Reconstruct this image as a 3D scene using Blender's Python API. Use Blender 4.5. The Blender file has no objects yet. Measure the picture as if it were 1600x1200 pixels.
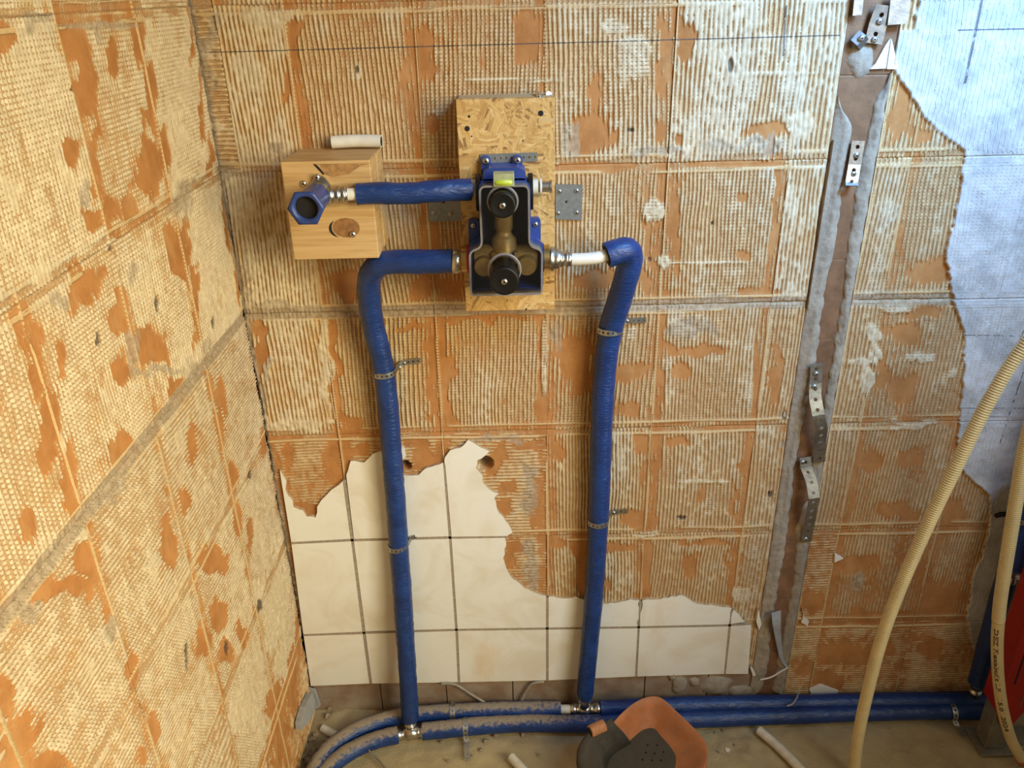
import bpy, bmesh, math, random
import numpy as np
from mathutils import Vector, Matrix

random.seed(7)
scene = bpy.context.scene
COL = scene.collection

# ------------------------------------------------------------------ camera
CAM = np.array([0.47974565, -1.35340689, 1.50007965])
YAW, PITCH, ROLL, FPX = -0.0038656, 0.4557235, -0.0233762, 1263.331
_cy, _sy, _cp, _sp = math.cos(YAW), math.sin(YAW), math.cos(PITCH), math.sin(PITCH)
_fwd = np.array([_sy * _cp, _cy * _cp, -_sp]); _rt = np.array([_cy, -_sy, 0.0]); _up = np.cross(_rt, _fwd)
_c, _s = math.cos(ROLL), math.sin(ROLL)
_R, _U = _c * _rt + _s * _up, -_s * _rt + _c * _up
cd = bpy.data.cameras.new('camera'); cam = bpy.data.objects.new('camera', cd); COL.objects.link(cam)
cd.sensor_fit = 'HORIZONTAL'; cd.sensor_width = 36.0; cd.lens = FPX / 1600 * 36.0
cd.clip_start = 0.02
m = Matrix.Identity(4)
for k in range(3):
    m[k][0], m[k][1], m[k][2], m[k][3] = _R[k], _U[k], -_fwd[k], CAM[k]
cam.matrix_world = m
scene.camera = cam

# ------------------------------------------------------------------ light
scene.view_settings.view_transform = 'Standard'
scene.view_settings.look = 'None'
scene.view_settings.gamma = 1.0
scene.view_settings.use_curve_mapping = False
scene.view_settings.exposure = -0.22
world = bpy.data.worlds.new('room_light'); scene.world = world; world.use_nodes = True
world.node_tree.nodes['Background'].inputs[0].default_value = (1.0, 0.86, 0.66, 1)
world.node_tree.nodes['Background'].inputs[1].default_value = 0.225

def area(name, loc, target, sx, sy, power, col, spread=180):
    l = bpy.data.lights.new(name, 'AREA'); l.shape = 'RECTANGLE'; l.size = sx; l.size_y = sy
    l.energy = power; l.color = col; l.spread = math.radians(spread)
    o = bpy.data.objects.new(name, l); COL.objects.link(o); o.location = loc
    o.rotation_euler = (Vector(target) - Vector(loc)).to_track_quat('-Z', 'Y').to_euler()
    return o
area('assumed_key_light', (1.75, -1.95, 1.95), (0.12, -0.1, 0.88), 0.8, 1.0, 7.9, (1.0, 0.90, 0.60), 70)  # unseen key light, its place assumed from how the shadows fall
area('added_warm_beam', (2.1, -1.6, 1.25), (0.0, -0.95, 0.80), 0.7, 0.8, 13.0, (1.0, 0.92, 0.66), 75)  # unseen warm beam added to brighten the left wall
area('assumed_cool_beam', (1.55, -0.85, 2.3), (1.17, 0.0, 1.56), 0.45, 0.45, 14, (0.24, 0.52, 1.0), 62)  # unseen cool beam added for the upper right wall, source assumed

# ------------------------------------------------------------------ helpers
def at(px, py, val=0.0, axis=1):
    d = _fwd + _R * ((px - 800) / FPX) - _U * ((py - 600) / FPX)
    t = (val - CAM[axis]) / d[axis]
    return Vector((CAM + t * d).tolist())
def onfloor(px, py, z=0.0): return at(px, py, z, 2)
def onleft(px, py, x=0.0): return at(px, py, x, 0)

def noise2(x, y, seed=0):
    x = np.asarray(x, float); y = np.asarray(y, float)
    xi = np.floor(x).astype(np.int64); yi = np.floor(y).astype(np.int64)
    fx = x - xi; fy = y - yi; fx = fx * fx * (3 - 2 * fx); fy = fy * fy * (3 - 2 * fy)
    def h(a, b):
        v = (a * 374761393 + b * 668265263 + seed * 1442695041) & 0x7fffffff
        v = ((v ^ (v >> 13)) * 1274126177) & 0x7fffffff
        v = (v ^ (v >> 16)) & 0xffff
        return v / 32767.5 - 1.0
    return (h(xi, yi) * (1 - fx) + h(xi + 1, yi) * fx) * (1 - fy) + (h(xi, yi + 1) * (1 - fx) + h(xi + 1, yi + 1) * fx) * fy
def fbm(x, y, seed=0, o=3):
    r = 0; a = 1; t = 0
    for k in range(o):
        r = r + a * noise2(x * 2 ** k, y * 2 ** k, seed + k * 17); t += a; a *= .55
    return r / t
def sstep(a, b, x):
    t = np.clip((x - a) / (b - a), 0, 1); return t * t * (3 - 2 * t)

class MB:
    def __init__(s): s.v = []; s.f = []; s.sm = []
    def add(s, verts, faces, smooth=False):
        o = len(s.v); s.v += [tuple(v) for v in verts]
        for f in faces: s.f.append(tuple(i + o for i in f)); s.sm.append(smooth)
        return s
    def box(s, a, b):
        x0, y0, z0 = a; x1, y1, z1 = b
        return s.add([(x0, y0, z0), (x1, y0, z0), (x1, y1, z0), (x0, y1, z0), (x0, y0, z1), (x1, y0, z1), (x1, y1, z1), (x0, y1, z1)],
                     [(0, 3, 2, 1), (4, 5, 6, 7), (0, 1, 5, 4), (1, 2, 6, 5), (2, 3, 7, 6), (3, 0, 4, 7)])
    def lathe(s, c, axis, prof, n=20, capa=True, capb=True, smooth=True, hexa=False):
        # prof: list of (distance along axis, radius)
        c = Vector(c); ax = Vector(axis).normalized()
        u = ax.orthogonal().normalized(); w = ax.cross(u)
        vs = []; fs = []
        for (d, r) in prof:
            for k in range(n):
                a = 2 * math.pi * (k + .5) / n
                vs.append(c + ax * d + (u * math.cos(a) + w * math.sin(a)) * r)
        for i in range(len(prof) - 1):
            for k in range(n):
                k2 = (k + 1) % n
                fs.append((i * n + k, i * n + k2, (i + 1) * n + k2, (i + 1) * n + k))
        s.add(vs, fs, smooth)
        if capa: s.add(vs[:n], [tuple(range(n - 1, -1, -1))])
        if capb: s.add(vs[-n:], [tuple(range(n))])
        return s
    def tube(s, pts, rad, n=18, cap=True, wob=0.0, seed=0):
        P = [Vector(p) for p in pts]; N = len(P)
        R = rad if isinstance(rad, (list, tuple)) else [rad] * N
        T = [(P[min(i + 1, N - 1)] - P[max(i - 1, 0)]).normalized() for i in range(N)]
        u = T[0].orthogonal().normalized(); vs = []
        for i in range(N):
            u = (u - T[i] * u.dot(T[i])).normalized(); w = T[i].cross(u)
            for k in range(n):
                a = 2 * math.pi * k / n
                r = R[i] * (1 + (wob * float(noise2(i * .55, k * .8, seed)) if wob else 0))
                vs.append(P[i] + (u * math.cos(a) + w * math.sin(a)) * r)
        fs = []
        for i in range(N - 1):
            for k in range(n):
                k2 = (k + 1) % n; fs.append((i * n + k, i * n + k2, (i + 1) * n + k2, (i + 1) * n + k))
        s.add(vs, fs, True)
        if cap:
            s.add(vs[:n], [tuple(range(n - 1, -1, -1))]); s.add(vs[-n:], [tuple(range(n))])
        return s
    def prism(s, poly, y0, y1, back=True):
        # poly: (x,z) counter-clockwise seen from the room (-y); front face at y0 (nearer), back at y1
        n = len(poly)
        vs = [(p[0], y0, p[1]) for p in poly] + [(p[0], y1, p[1]) for p in poly]
        fs = [tuple(range(n))]
        if back: fs.append(tuple(range(2 * n - 1, n - 1, -1)))
        for i in range(n):
            j = (i + 1) % n; fs.append((i, i + n, j + n, j))
        return s.add(vs, fs)
    def build(s, name, mat, parent=None, mats=None, matidx=None, bevel=0, solid=0):
        me = bpy.data.meshes.new(name); me.from_pydata(s.v, [], s.f)
        me.polygons.foreach_set('use_smooth', s.sm)
        for mm in (mats or [mat]): me.materials.append(mm)
        if matidx is not None: me.polygons.foreach_set('material_index', matidx)
        if bevel or solid:
            bm = bmesh.new(); bm.from_mesh(me)
            bmesh.ops.remove_doubles(bm, verts=bm.verts, dist=1e-6)
            if solid: bmesh.ops.solidify(bm, geom=bm.faces[:], thickness=solid)
            if bevel: bmesh.ops.bevel(bm, geom=[e for e in bm.edges if len(e.link_faces) == 2 and e.calc_face_angle(0) > .6], offset=bevel, segments=2, affect='EDGES', profile=.5)
            bm.to_mesh(me); bm.free()
        me.validate(); me.update()
        o = bpy.data.objects.new(name, me); COL.objects.link(o)
        if parent is not None:
            o.parent = parent; o.matrix_parent_inverse = Matrix.Translation(-parent.location)
        return o

def tag(o, label, cat, group=None):
    o['label'] = label; o['category'] = cat
    if group: o['group'] = group
    return o
def thing(name, label, cat, loc=(0, 0, 0), group=None):
    o = bpy.data.objects.new(name, None); COL.objects.link(o); o.location = loc; o.empty_display_size = .05
    return tag(o, label, cat, group)
def struct(o): o['kind'] = 'structure'; return o

def smooth_path(pts, sub=8):
    P = [Vector(p) for p in pts]; out = []
    for i in range(len(P) - 1):
        a, b, c, d = P[max(i - 1, 0)], P[i], P[i + 1], P[min(i + 2, len(P) - 1)]
        for k in range(sub):
            t = k / sub
            out.append(.5 * ((2 * b) + (c - a) * t + (2 * a - 5 * b + 4 * c - d) * t * t + (-a + 3 * b - 3 * c + d) * t ** 3))
    out.append(P[-1]); return out
def resample(P, step):
    P = [Vector(p) for p in P]; L = [0]
    for i in range(1, len(P)): L.append(L[-1] + (P[i] - P[i - 1]).length)
    n = max(2, int(L[-1] / step) + 1); out = []
    j = 0
    for k in range(n):
        d = L[-1] * k / (n - 1)
        while j < len(P) - 2 and L[j + 1] < d: j += 1
        t = (d - L[j]) / max(1e-9, L[j + 1] - L[j]); out.append(P[j].lerp(P[j + 1], t))
    return out
def rounded(poly, r, n=5):
    # round the corners of an (x,z) polygon; r single or per corner
    out = []; N = len(poly)
    for i in range(N):
        p = Vector(poly[i]); a = Vector(poly[i - 1]); b = Vector(poly[(i + 1) % N])
        rr = r[i] if isinstance(r, (list, tuple)) else r
        if rr <= 0: out.append(tuple(p)); continue
        da = (a - p).normalized(); db = (b - p).normalized()
        rr = min(rr, (a - p).length * .49, (b - p).length * .49)
        A = p + da * rr; B = p + db * rr
        for k in range(n + 1):
            t = k / n; out.append(tuple((1 - t) ** 2 * A + 2 * t * (1 - t) * p + t * t * B))
    return out
def offset_poly(poly, d):
    # positive d grows a counter-clockwise polygon
    N = len(poly); out = []
    for i in range(N):
        p = Vector(poly[i]); a = Vector(poly[i - 1]); b = Vector(poly[(i + 1) % N])
        e1 = (p - a); e2 = (b - p)
        if e1.length < 1e-7: e1 = e2
        if e2.length < 1e-7: e2 = e1
        e1.normalize(); e2.normalize()
        n1 = Vector((e1.y, -e1.x)); n2 = Vector((e2.y, -e2.x)); n = (n1 + n2)
        if n.length < 1e-6: n = n1
        n.normalize(); out.append(tuple(p + n * (d / max(.4, n.dot(n1)))))
    return out

# ------------------------------------------------------------------ materials
def newmat(name):
    mt = bpy.data.materials.new(name); mt.use_nodes = True
    nt = mt.node_tree; b = nt.nodes['Principled BSDF']; return mt, nt, b
class NT:
    def __init__(s, nt): s.t = nt
    def n(s, ty, **kw):
        o = s.t.nodes.new(ty)
        for k, v in kw.items(): setattr(o, k, v)
        return o
    def set(s, sock, v):
        if hasattr(v, 'links') or isinstance(v, bpy.types.NodeSocket): s.t.links.new(v, sock)
        else: sock.default_value = v
    def math(s, op, a, b=0.0, c=0.0, clamp=False):
        o = s.n('ShaderNodeMath', operation=op, use_clamp=clamp)
        s.set(o.inputs[0], a); s.set(o.inputs[1], b); s.set(o.inputs[2], c); return o.outputs[0]
    def mix(s, f, a, b):
        o = s.n('ShaderNodeMix', data_type='RGBA'); s.set(o.inputs[0], f)
        s.set(o.inputs[6], a if not isinstance(a, tuple) else (*a, 1)); s.set(o.inputs[7], b if not isinstance(b, tuple) else (*b, 1)); return o.outputs[2]
    def ramp(s, f, a, b):   # smooth map a..b -> 0..1
        o = s.n('ShaderNodeMapRange', interpolation_type='SMOOTHSTEP'); s.set(o.inputs[0], f); o.inputs[1].default_value = a; o.inputs[2].default_value = b; return o.outputs[0]
    def noise(s, vec, scale, detail=3, rough=.55, dist=0.0):
        o = s.n('ShaderNodeTexNoise'); s.set(o.inputs['Vector'], vec); o.inputs['Scale'].default_value = scale
        o.inputs['Detail'].default_value = detail; o.inputs['Roughness'].default_value = rough; o.inputs['Distortion'].default_value = dist
        return o.outputs[0]
    def pos(s): return s.n('ShaderNodeNewGeometry').outputs['Position']
    def mapv(s, vec, scale=(1, 1, 1), rot=(0, 0, 0), loc=(0, 0, 0)):
        o = s.n('ShaderNodeMapping'); s.set(o.inputs[0], vec); o.inputs[1].default_value = loc; o.inputs[2].default_value = rot; o.inputs[3].default_value = scale; return o.outputs[0]
    def bump(s, h, dist, strength=1.0, normal=None):
        o = s.n('ShaderNodeBump'); s.set(o.inputs['Height'], h); o.inputs['Distance'].default_value = dist; o.inputs['Strength'].default_value = strength
        if normal is not None: s.set(o.inputs['Normal'], normal)
        return o.outputs[0]
    def attr(s, name): return s.n('ShaderNodeAttribute', attribute_name=name).outputs['Fac']

def plain(name, col, rough=.5, metal=0.0, var=.12, scale=60, bump=0.0, bscale=300, dust=0.0, spec=.5, col2=None):
    mt, nt, b = newmat(name); N = NT(nt); p = N.pos()
    nz = N.noise(p, scale, 4)
    c2 = col2 or tuple(x * (1 - var * 2) for x in col)
    base = N.mix(N.ramp(nz, .3, .7), tuple(col), c2)
    if dust > 0:
        nrm = N.n('ShaderNodeNewGeometry').outputs['Normal']
        sp = N.n('ShaderNodeSeparateXYZ'); nt.links.new(nrm, sp.inputs[0])
        f = N.math('ADD', sp.outputs[2], N.math('MULTIPLY', N.math('SUBTRACT', N.noise(p, 90, 5), .5), 1.1))
        f = N.math('MULTIPLY', N.ramp(f, .15, .75), dust)
        base = N.mix(f, base, (.30, .235, .15))
        nt.links.new(N.math('ADD', N.math('MULTIPLY', f, .5), rough), b.inputs['Roughness'])
    else:
        b.inputs['Roughness'].default_value = rough
    nt.links.new(base, b.inputs['Base Color']); b.inputs['Metallic'].default_value = metal
    b.inputs['Specular IOR Level'].default_value = spec
    if bump > 0: nt.links.new(N.bump(N.noise(p, bscale, 4), bump), b.inputs['Normal'])
    return mt

def wall_material(name):
    mt, nt, b = newmat(name); N = NT(nt); p = N.pos()
    sp = N.n('ShaderNodeSeparateXYZ'); nt.links.new(p, sp.inputs[0]); X, Y, Z = sp.outputs
    A, W, G, P, Dk, S = [N.attr(k) for k in ('adh', 'waf', 'gry', 'pla', 'drk', 'tin')]
    FL = N.attr('fil'); WD = N.attr('wdr')
    fine = N.noise(p, 420, 3); mid = N.noise(p, 110, 4); low = N.noise(p, 22, 3)
    wave = N.math('SINE', N.math('ADD', N.math('MULTIPLY', N.math('ADD', N.math('MULTIPLY', Z, N.math('SUBTRACT', 1.0, WD)), N.math('MULTIPLY', N.math('SUBTRACT', X, Y), WD)), 2 * math.pi / .0058), N.math('MULTIPLY', mid, 2.2)))
    gap = N.ramp(wave, .1, .9)
    a2 = N.math('SUBTRACT', A, N.math('MULTIPLY', N.math('MULTIPLY', W, gap), 1.5))
    a2 = N.math('ADD', a2, N.math('MULTIPLY', N.math('SUBTRACT', fine, .5), .9))
    a2 = N.math('ADD', a2, N.math('MULTIPLY', N.math('SUBTRACT', mid, .5), .7))
    cov = N.ramp(a2, -.22, .28)
    terra = N.mix(N.ramp(low, .35, .7), (.45, .195, .058), (.36, .148, .040))
    terra = N.mix(N.math('MULTIPLY', N.ramp(mid, .5, .8), .35), terra, (.54, .30, .125))
    film = N.ramp(N.noise(N.mapv(p, (26, 26, 9)), 1.0, 5, .65, .5), .45, .75)
    terra = N.mix(N.math('MULTIPLY', film, .5), terra, (.52, .30, .125))
    fk = N.ramp(N.math('ADD', FL, N.math('MULTIPLY', N.math('SUBTRACT', mid, .5), .5)), .22, .52)
    terra = N.mix(N.math('MULTIPLY', fk, .82), terra, N.mix(N.ramp(fine, .35, .65), (.50, .345, .185), (.34, .205, .09)))
    cream = N.mix(N.ramp(mid, .3, .72), (.70, .58, .385), (.50, .385, .23))
    cream = N.mix(N.math('MULTIPLY', N.ramp(low, .45, .75), .5), cream, (.54, .45, .31))
    cream = N.mix(S, cream, (.49, .38, .24))
    cream = N.mix(N.math('MULTIPLY', N.ramp(N.noise(N.mapv(p, (40, 40, 14), loc=(3, 1, 2)), 1.0, 4, .6), .5, .75), .45), cream, (.46, .30, .155))
    ck = N.ramp(N.math('ADD', FL, N.math('MULTIPLY', N.math('SUBTRACT', low, .5), .5)), *((.50, .92) if name == 'tile_adhesive_back' else (.30, .66)))
    cream = N.mix(ck, N.mix(N.ramp(fine, .35, .7), (.62, .43, .215), (.50, .325, .145)), cream)
    base = N.mix(cov, terra, cream)
    base = N.mix(N.math('MULTIPLY', G, N.ramp(N.math('ADD', G, N.math('MULTIPLY', N.math('SUBTRACT', mid, .5), .8)), .25, .55)), base, N.mix(N.ramp(mid, .3, .7), (.46, .37, .255), (.29, .215, .135)))
    pl = N.mix(N.ramp(N.noise(p, 14, 4), .35, .68), (.60, .57, .53), (.40, .385, .36))
    pl = N.mix(N.math('MULTIPLY', N.ramp(mid, .55, .75), .5), pl, (.72, .69, .60))
    base = N.mix(N.ramp(N.math('ADD', P, N.math('MULTIPLY', N.math('SUBTRACT', mid, .5), .3)), .42, .58), base, pl)
    # pencil and marker strokes: (z0 + k*(x-x0)) for flat ones, x for upright ones, with their ends
    strokes = []
    if name == 'tile_adhesive_back':
        for (a, q, w, dash) in [((322, 82), (1312, 55), .0011, 0), ((1494, 47), (1640, 44), .0012, 0), ((1532, 0), (1505, 130), .0024, 1), ((1228, 8), (1223, 88), .0020, 1), ((1505, 522), (1620, 524), .0010, 2), ((1600, 570), (1560, 690), .0016, 2), ((1600, 505), (1580, 560), .0016, 2), ((1500, 636), (1600, 636), .0010, 2)]:
            A0, B0 = at(*a), at(*q); d = Vector((B0.x - A0.x, B0.z - A0.z)); L = d.length; d.normalize()
            rx = N.math('SUBTRACT', X, A0.x); rz = N.math('SUBTRACT', Z, A0.z)
            t = N.math('ADD', N.math('MULTIPLY', rx, d.x), N.math('MULTIPLY', rz, d.y))
            e = N.math('ABSOLUTE', N.math('ADD', N.math('MULTIPLY', rx, -d.y), N.math('MULTIPLY', rz, d.x)))
            k = N.math('LESS_THAN', N.math('ADD', e, N.math('MULTIPLY', fine, w * .8)), w * 1.25)
            k = N.math('MULTIPLY', k, N.math('MULTIPLY', N.math('GREATER_THAN', t, 0.0), N.math('LESS_THAN', t, L)))
            k = N.math('MULTIPLY', k, N.ramp(N.math('ADD', mid, .12 if dash < 2 else -.02), .38, .55)); strokes.append(k)
    for k in strokes: base = N.mix(N.math('MULTIPLY', k, .8), base, (.06, .055, .06))
    base = N.mix(Dk, base, (.07, .05, .035))
    nt.links.new(base, b.inputs['Base Color'])
    b.inputs['Roughness'].default_value = .82; b.inputs['Specular IOR Level'].default_value = .3
    hgt = N.math('ADD', N.math('MULTIPLY', cov, .8), N.math('MULTIPLY', fine, .25))
    nt.links.new(N.bump(hgt, .0011, .9), b.inputs['Normal'])
    return mt

M = {}
M['back'] = wall_material('tile_adhesive_back'); M['left'] = wall_material('tile_adhesive_left')
M['masonry'] = plain('old_masonry', (.42, .24, .12), .9, var=.2, scale=40, bump=.002)
M['tilebody'] = plain('tile_clay_edge', (.52, .36, .19), .9, var=.15, scale=120, bump=.0006)
M['mortar'] = plain('mortar_grey', (.36, .295, .215), .9, var=.14, scale=45, bump=.0012, bscale=160)
M['mortar_dark'] = plain('mortar_dark', (.20, .15, .10), .95, var=.2, scale=70, bump=.001)
M['brown'] = plain('brown_glazed_tile', (.245, .125, .062), .45, var=.2, scale=30, bump=.0003)
M['browndust'] = plain('brown_base_tile_dusty', (.23, .14, .085), .6, var=.2, scale=18, bump=.0003, col2=(.33, .255, .18))
M['grout'] = plain('grout_grey', (.38, .31, .22), .9, var=.15, scale=200)
M['zinc'] = plain('galvanised_steel', (.50, .51, .50), .42, 1.0, var=.14, scale=90, bump=.0003, bscale=120)
M['zincdull'] = plain('dull_galvanised_plate', (.30, .31, .30), .5, .75, var=.1, scale=150)
M['chrome'] = plain('nickel_plated_brass', (.56, .53, .47), .30, 1.0, var=.05)
M['brass'] = plain('brass', (.60, .42, .16), .32, 1.0, var=.12, scale=80)
M['brassmatte'] = plain('cast_brass', (.52, .34, .11), .42, .3, var=.12, scale=120)
M['blackpl'] = plain('black_plastic', (.008, .007, .006), .42, var=.1, spec=.3)
M['dark'] = plain('painted_hollow_shade', (.012, .010, .008), .9)  # near-black colour standing in for the shade inside holes, bores and cracks
M['darkbox'] = plain('dark_box_inside', (.025, .024, .026), .6)
M['bluepl'] = plain('blue_plastic', (.030, .065, .26), .38, var=.12, scale=40)
M['bluering'] = plain('dark_blue_ring', (.012, .025, .11), .45)
M['redpl'] = plain('red_plastic_ring', (.42, .02, .015), .4)
M['whitepipe'] = plain('white_plastic_pipe', (.74, .70, .60), .35, var=.05)
M['whitepipedust'] = plain('white_pipe_dusty', (.70, .66, .56), .5, var=.1, scale=60)
M['conduit'] = plain('cream_conduit', (.68, .54, .28), .5, var=.06, scale=25)
M['ink'] = plain('black_print', (.10, .075, .04), .7)
M['red'] = plain('red_lacquer', (.36, .012, .010), .4, var=.1, scale=12)
M['orange'] = plain('orange_rubber', (.50, .150, .040), .55, var=.14, scale=25, bump=.0002, dust=.25)
M['orangedust'] = plain('orange_strap_dusty', (.50, .22, .10), .8, var=.15, scale=150)
M['foam'] = plain('grey_foam', (.040, .035, .028), .85, var=.15, scale=40, bump=.0004, dust=.10)
M['chip'] = plain('mortar_chip', (.36, .29, .20), .95, var=.2, scale=60, bump=.0012)
M['chipwhite'] = plain('white_glaze_chip', (.72, .68, .58), .5, var=.08)
M['greychip'] = plain('grey_plaster_flake', (.36, .36, .36), .9, var=.1)
M['yellowgreen'] = plain('level_vial_liquid', (.50, .62, .05), .15, var=.05)
M['vialcase'] = plain('level_vial_case', (.40, .42, .22), .2)
M['steel'] = plain('bare_steel_tube', (.34, .32, .27), .45, .7, var=.12, scale=60)

def blue_sleeve(name, dust):
    mt, nt, b = newmat(name); N = NT(nt); p = N.pos()
    wr = N.noise(N.mapv(p, (60, 60, 240)), 1.0, 4, .6, .6); wr2 = N.noise(p, 300, 3)
    base = N.mix(N.ramp(N.noise(p, 30, 3), .3, .7), (.009, .042, .180), (.006, .028, .125))
    base = N.mix(N.math('MULTIPLY', N.ramp(wr2, .66, .76), .25), base, (.16, .24, .42))
    rough = .34
    if dust:
        g = N.n('ShaderNodeNewGeometry'); sp = N.n('ShaderNodeSeparateXYZ'); nt.links.new(g.outputs['Normal'], sp.inputs[0])
        q = N.n('ShaderNodeSeparateXYZ'); nt.links.new(p, q.inputs[0])
        amt = N.ramp(q.outputs[0], .80, .45)
        f = N.math('ADD', sp.outputs[2], N.math('MULTIPLY', N.math('SUBTRACT', N.noise(p, 130, 5), .5), .9))
        f = N.math('ADD', f, N.math('MULTIPLY', N.math('SUBTRACT', amt, 1.0), .55))
        f = N.math('MULTIPLY', N.ramp(f, .60, .98), .9)
        base = N.mix(f, base, (.31, .245, .16))
        nt.links.new(N.math('ADD', N.math('MULTIPLY', f, .5), rough), b.inputs['Roughness'])
    else: b.inputs['Roughness'].default_value = rough
    nt.links.new(base, b.inputs['Base Color'])
    nt.links.new(N.bump(wr, .0030, .6), b.inputs['Normal']); return mt
M['blue'] = blue_sleeve('blue_foil_sleeve', False); M['bluedust'] = blue_sleeve('blue_foil_sleeve_dusty', True)

def tile_white():
    mt, nt, b = newmat('white_glazed_tile'); N = NT(nt); p = N.pos()
    base = N.mix(N.ramp(N.noise(p, 9, 4, .6, .8), .42, .72), (.80, .76, .66), (.72, .64, .50))
    base = N.mix(N.math('MULTIPLY', N.ramp(N.noise(N.mapv(p, (5, 5, 2.2)), 1.6, 5, .6), .56, .74), .55), base, (.72, .53, .31))
    base = N.mix(N.math('MULTIPLY', N.ramp(N.noise(p, 70, 4), .68, .8), .35), base, (.45, .38, .28))
    nt.links.new(base, b.inputs['Base Color']); b.inputs['Roughness'].default_value = .38
    nt.links.new(N.bump(N.noise(p, 45, 3), .0004, .5), b.inputs['Normal']); return mt
M['tile'] = tile_white()

def pine():
    mt, nt, b = newmat('pine_block'); N = NT(nt); p = N.pos()
    v = N.mapv(p, (6, 22, 150), loc=(.3, 0, 0)); w = N.noise(v, 1.0, 4, .6, .9)
    g = N.noise(N.mapv(p, (3, 9, 45)), 1.0, 3, .5, .6)
    base = N.mix(N.ramp(w, .35, .7), (.60, .395, .175), (.475, .28, .105))
    base = N.mix(N.math('MULTIPLY', N.ramp(g, .5, .72), .5), base, (.42, .22, .075))
    nt.links.new(base, b.inputs['Base Color']); b.inputs['Roughness'].default_value = .6
    nt.links.new(N.bump(w, .0004, .5), b.inputs['Normal']); return mt
M['pine'] = pine()
def plywood():
    mt, nt, b = newmat('timber_edge'); N = NT(nt); p = N.pos()
    w = N.noise(N.mapv(p, (8, 160, 160)), 1.0, 3, .55, .4)
    nt.links.new(N.mix(N.ramp(w, .35, .7), (.55, .40, .22), (.42, .28, .13)), b.inputs['Base Color']); b.inputs['Roughness'].default_value = .75; return mt
M['timber'] = plywood()
M['knot'] = plain('pine_knot', (.34, .155, .05), .6, var=.2, scale=160)
def osb():
    mt, nt, b = newmat('osb_strand_board'); N = NT(nt); p = N.pos(); base = None; hh = None
    warp = N.n('ShaderNodeVectorMath', operation='ADD'); nt.links.new(p, warp.inputs[0])
    nn = N.n('ShaderNodeTexNoise'); nt.links.new(p, nn.inputs[0]); nn.inputs['Scale'].default_value = 35
    sc = N.n('ShaderNodeVectorMath', operation='SCALE'); nt.links.new(nn.outputs[1], sc.inputs[0]); sc.inputs[3].default_value = .012; nt.links.new(sc.outputs[0], warp.inputs[1])
    pw = warp.outputs[0]
    for i, (ang, sx, sz) in enumerate([(.12, 170, 20), (.9, 260, 34), (-.45, 220, 26), (1.5, 280, 44)]):
        v = N.mapv(N.mapv(pw, rot=(0, ang, 0), loc=(i * .37, 0, i * .21)), (sx, 1, sz))
        vo = N.n('ShaderNodeTexVoronoi'); nt.links.new(v, vo.inputs['Vector']); vo.inputs['Scale'].default_value = 1.0
        s3 = N.n('ShaderNodeSeparateXYZ'); nt.links.new(vo.outputs['Color'], s3.inputs[0])
        c = N.mix(s3.outputs[0], (.66, .42, .150), (.46, .25, .070))
        c = N.mix(N.math('MULTIPLY', N.ramp(s3.outputs[1], .86, .95), .8), c, (.20, .09, .025))
        c = N.mix(N.math('MULTIPLY', N.ramp(s3.outputs[2], .8, .98), .6), c, (.74, .52, .24))
        if base is None: base, hh = c, s3.outputs[0]
        else:
            f = N.ramp(N.noise(N.mapv(p, (30, 1, 30), loc=(i, i, 0)), 1.0, 4, .65), .50, .54)
            base = N.mix(f, base, c)
    gr = N.noise(N.mapv(pw, (500, 500, 40)), 1.0, 3)
    base = N.mix(N.math('MULTIPLY', N.ramp(gr, .55, .75), .35), base, (.36, .19, .055))
    nt.links.new(base, b.inputs['Base Color']); b.inputs['Roughness'].default_value = .55
    nt.links.new(N.bump(N.math('ADD', gr, hh), .0006, .5), b.inputs['Normal']); return mt
M['osb'] = osb()
def clear():
    mt, nt, b = newmat('clear_plastic_cover'); nt.nodes.remove(b)
    tr = nt.nodes.new('ShaderNodeBsdfTransparent'); tr.inputs[0].default_value = (.93, .93, .94, 1)
    gl = nt.nodes.new('ShaderNodeBsdfGlossy'); gl.inputs['Roughness'].default_value = .12
    fr = nt.nodes.new('ShaderNodeFresnel'); fr.inputs[0].default_value = 1.45
    mx = nt.nodes.new('ShaderNodeMixShader'); nt.links.new(fr.outputs[0], mx.inputs[0]); nt.links.new(tr.outputs[0], mx.inputs[1]); nt.links.new(gl.outputs[0], mx.inputs[2])
    nt.links.new(mx.outputs[0], nt.nodes['Material Output'].inputs[0]); return mt
M['clear'] = clear()
def hazy():
    mt, nt, b = newmat('hazy_plastic_rim'); b.inputs['Base Color'].default_value = (.34, .31, .29, 1); b.inputs['Roughness'].default_value = .2
    b.inputs['Alpha'].default_value = .55; return mt
M['hazy'] = hazy()
def concrete():
    mt, nt, b = newmat('dusty_concrete_floor'); N = NT(nt); p = N.pos()
    base = N.mix(N.ramp(N.noise(p, 9, 5, .6), .35, .68), (.48, .38, .21), (.385, .30, .17))
    base = N.mix(N.math('MULTIPLY', N.ramp(N.noise(p, 120, 5, .65), .52, .72), .45), base, (.40, .33, .23))
    base = N.mix(N.math('MULTIPLY', N.ramp(N.noise(p, 55, 5, .6), .62, .76), .5), base, (.16, .115, .07))
    nt.links.new(base, b.inputs['Base Color']); b.inputs['Roughness'].default_value = .92
    nt.links.new(N.bump(N.noise(p, 200, 5, .65), .0022, .8), b.inputs['Normal']); return mt
M['floor'] = concrete()

# ------------------------------------------------------------------ room shell
TW, TH = .2, .249018
VX = [0.0] + [.139215 + TW * i for i in range(9)]          # upright joints on the back wall
HZ = [.24 + TH * (5 - j) for j in range(-2, 6)]            # level joints, j = -2 .. 5
def hz(j): return .24 + TH * (5 - j)

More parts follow.
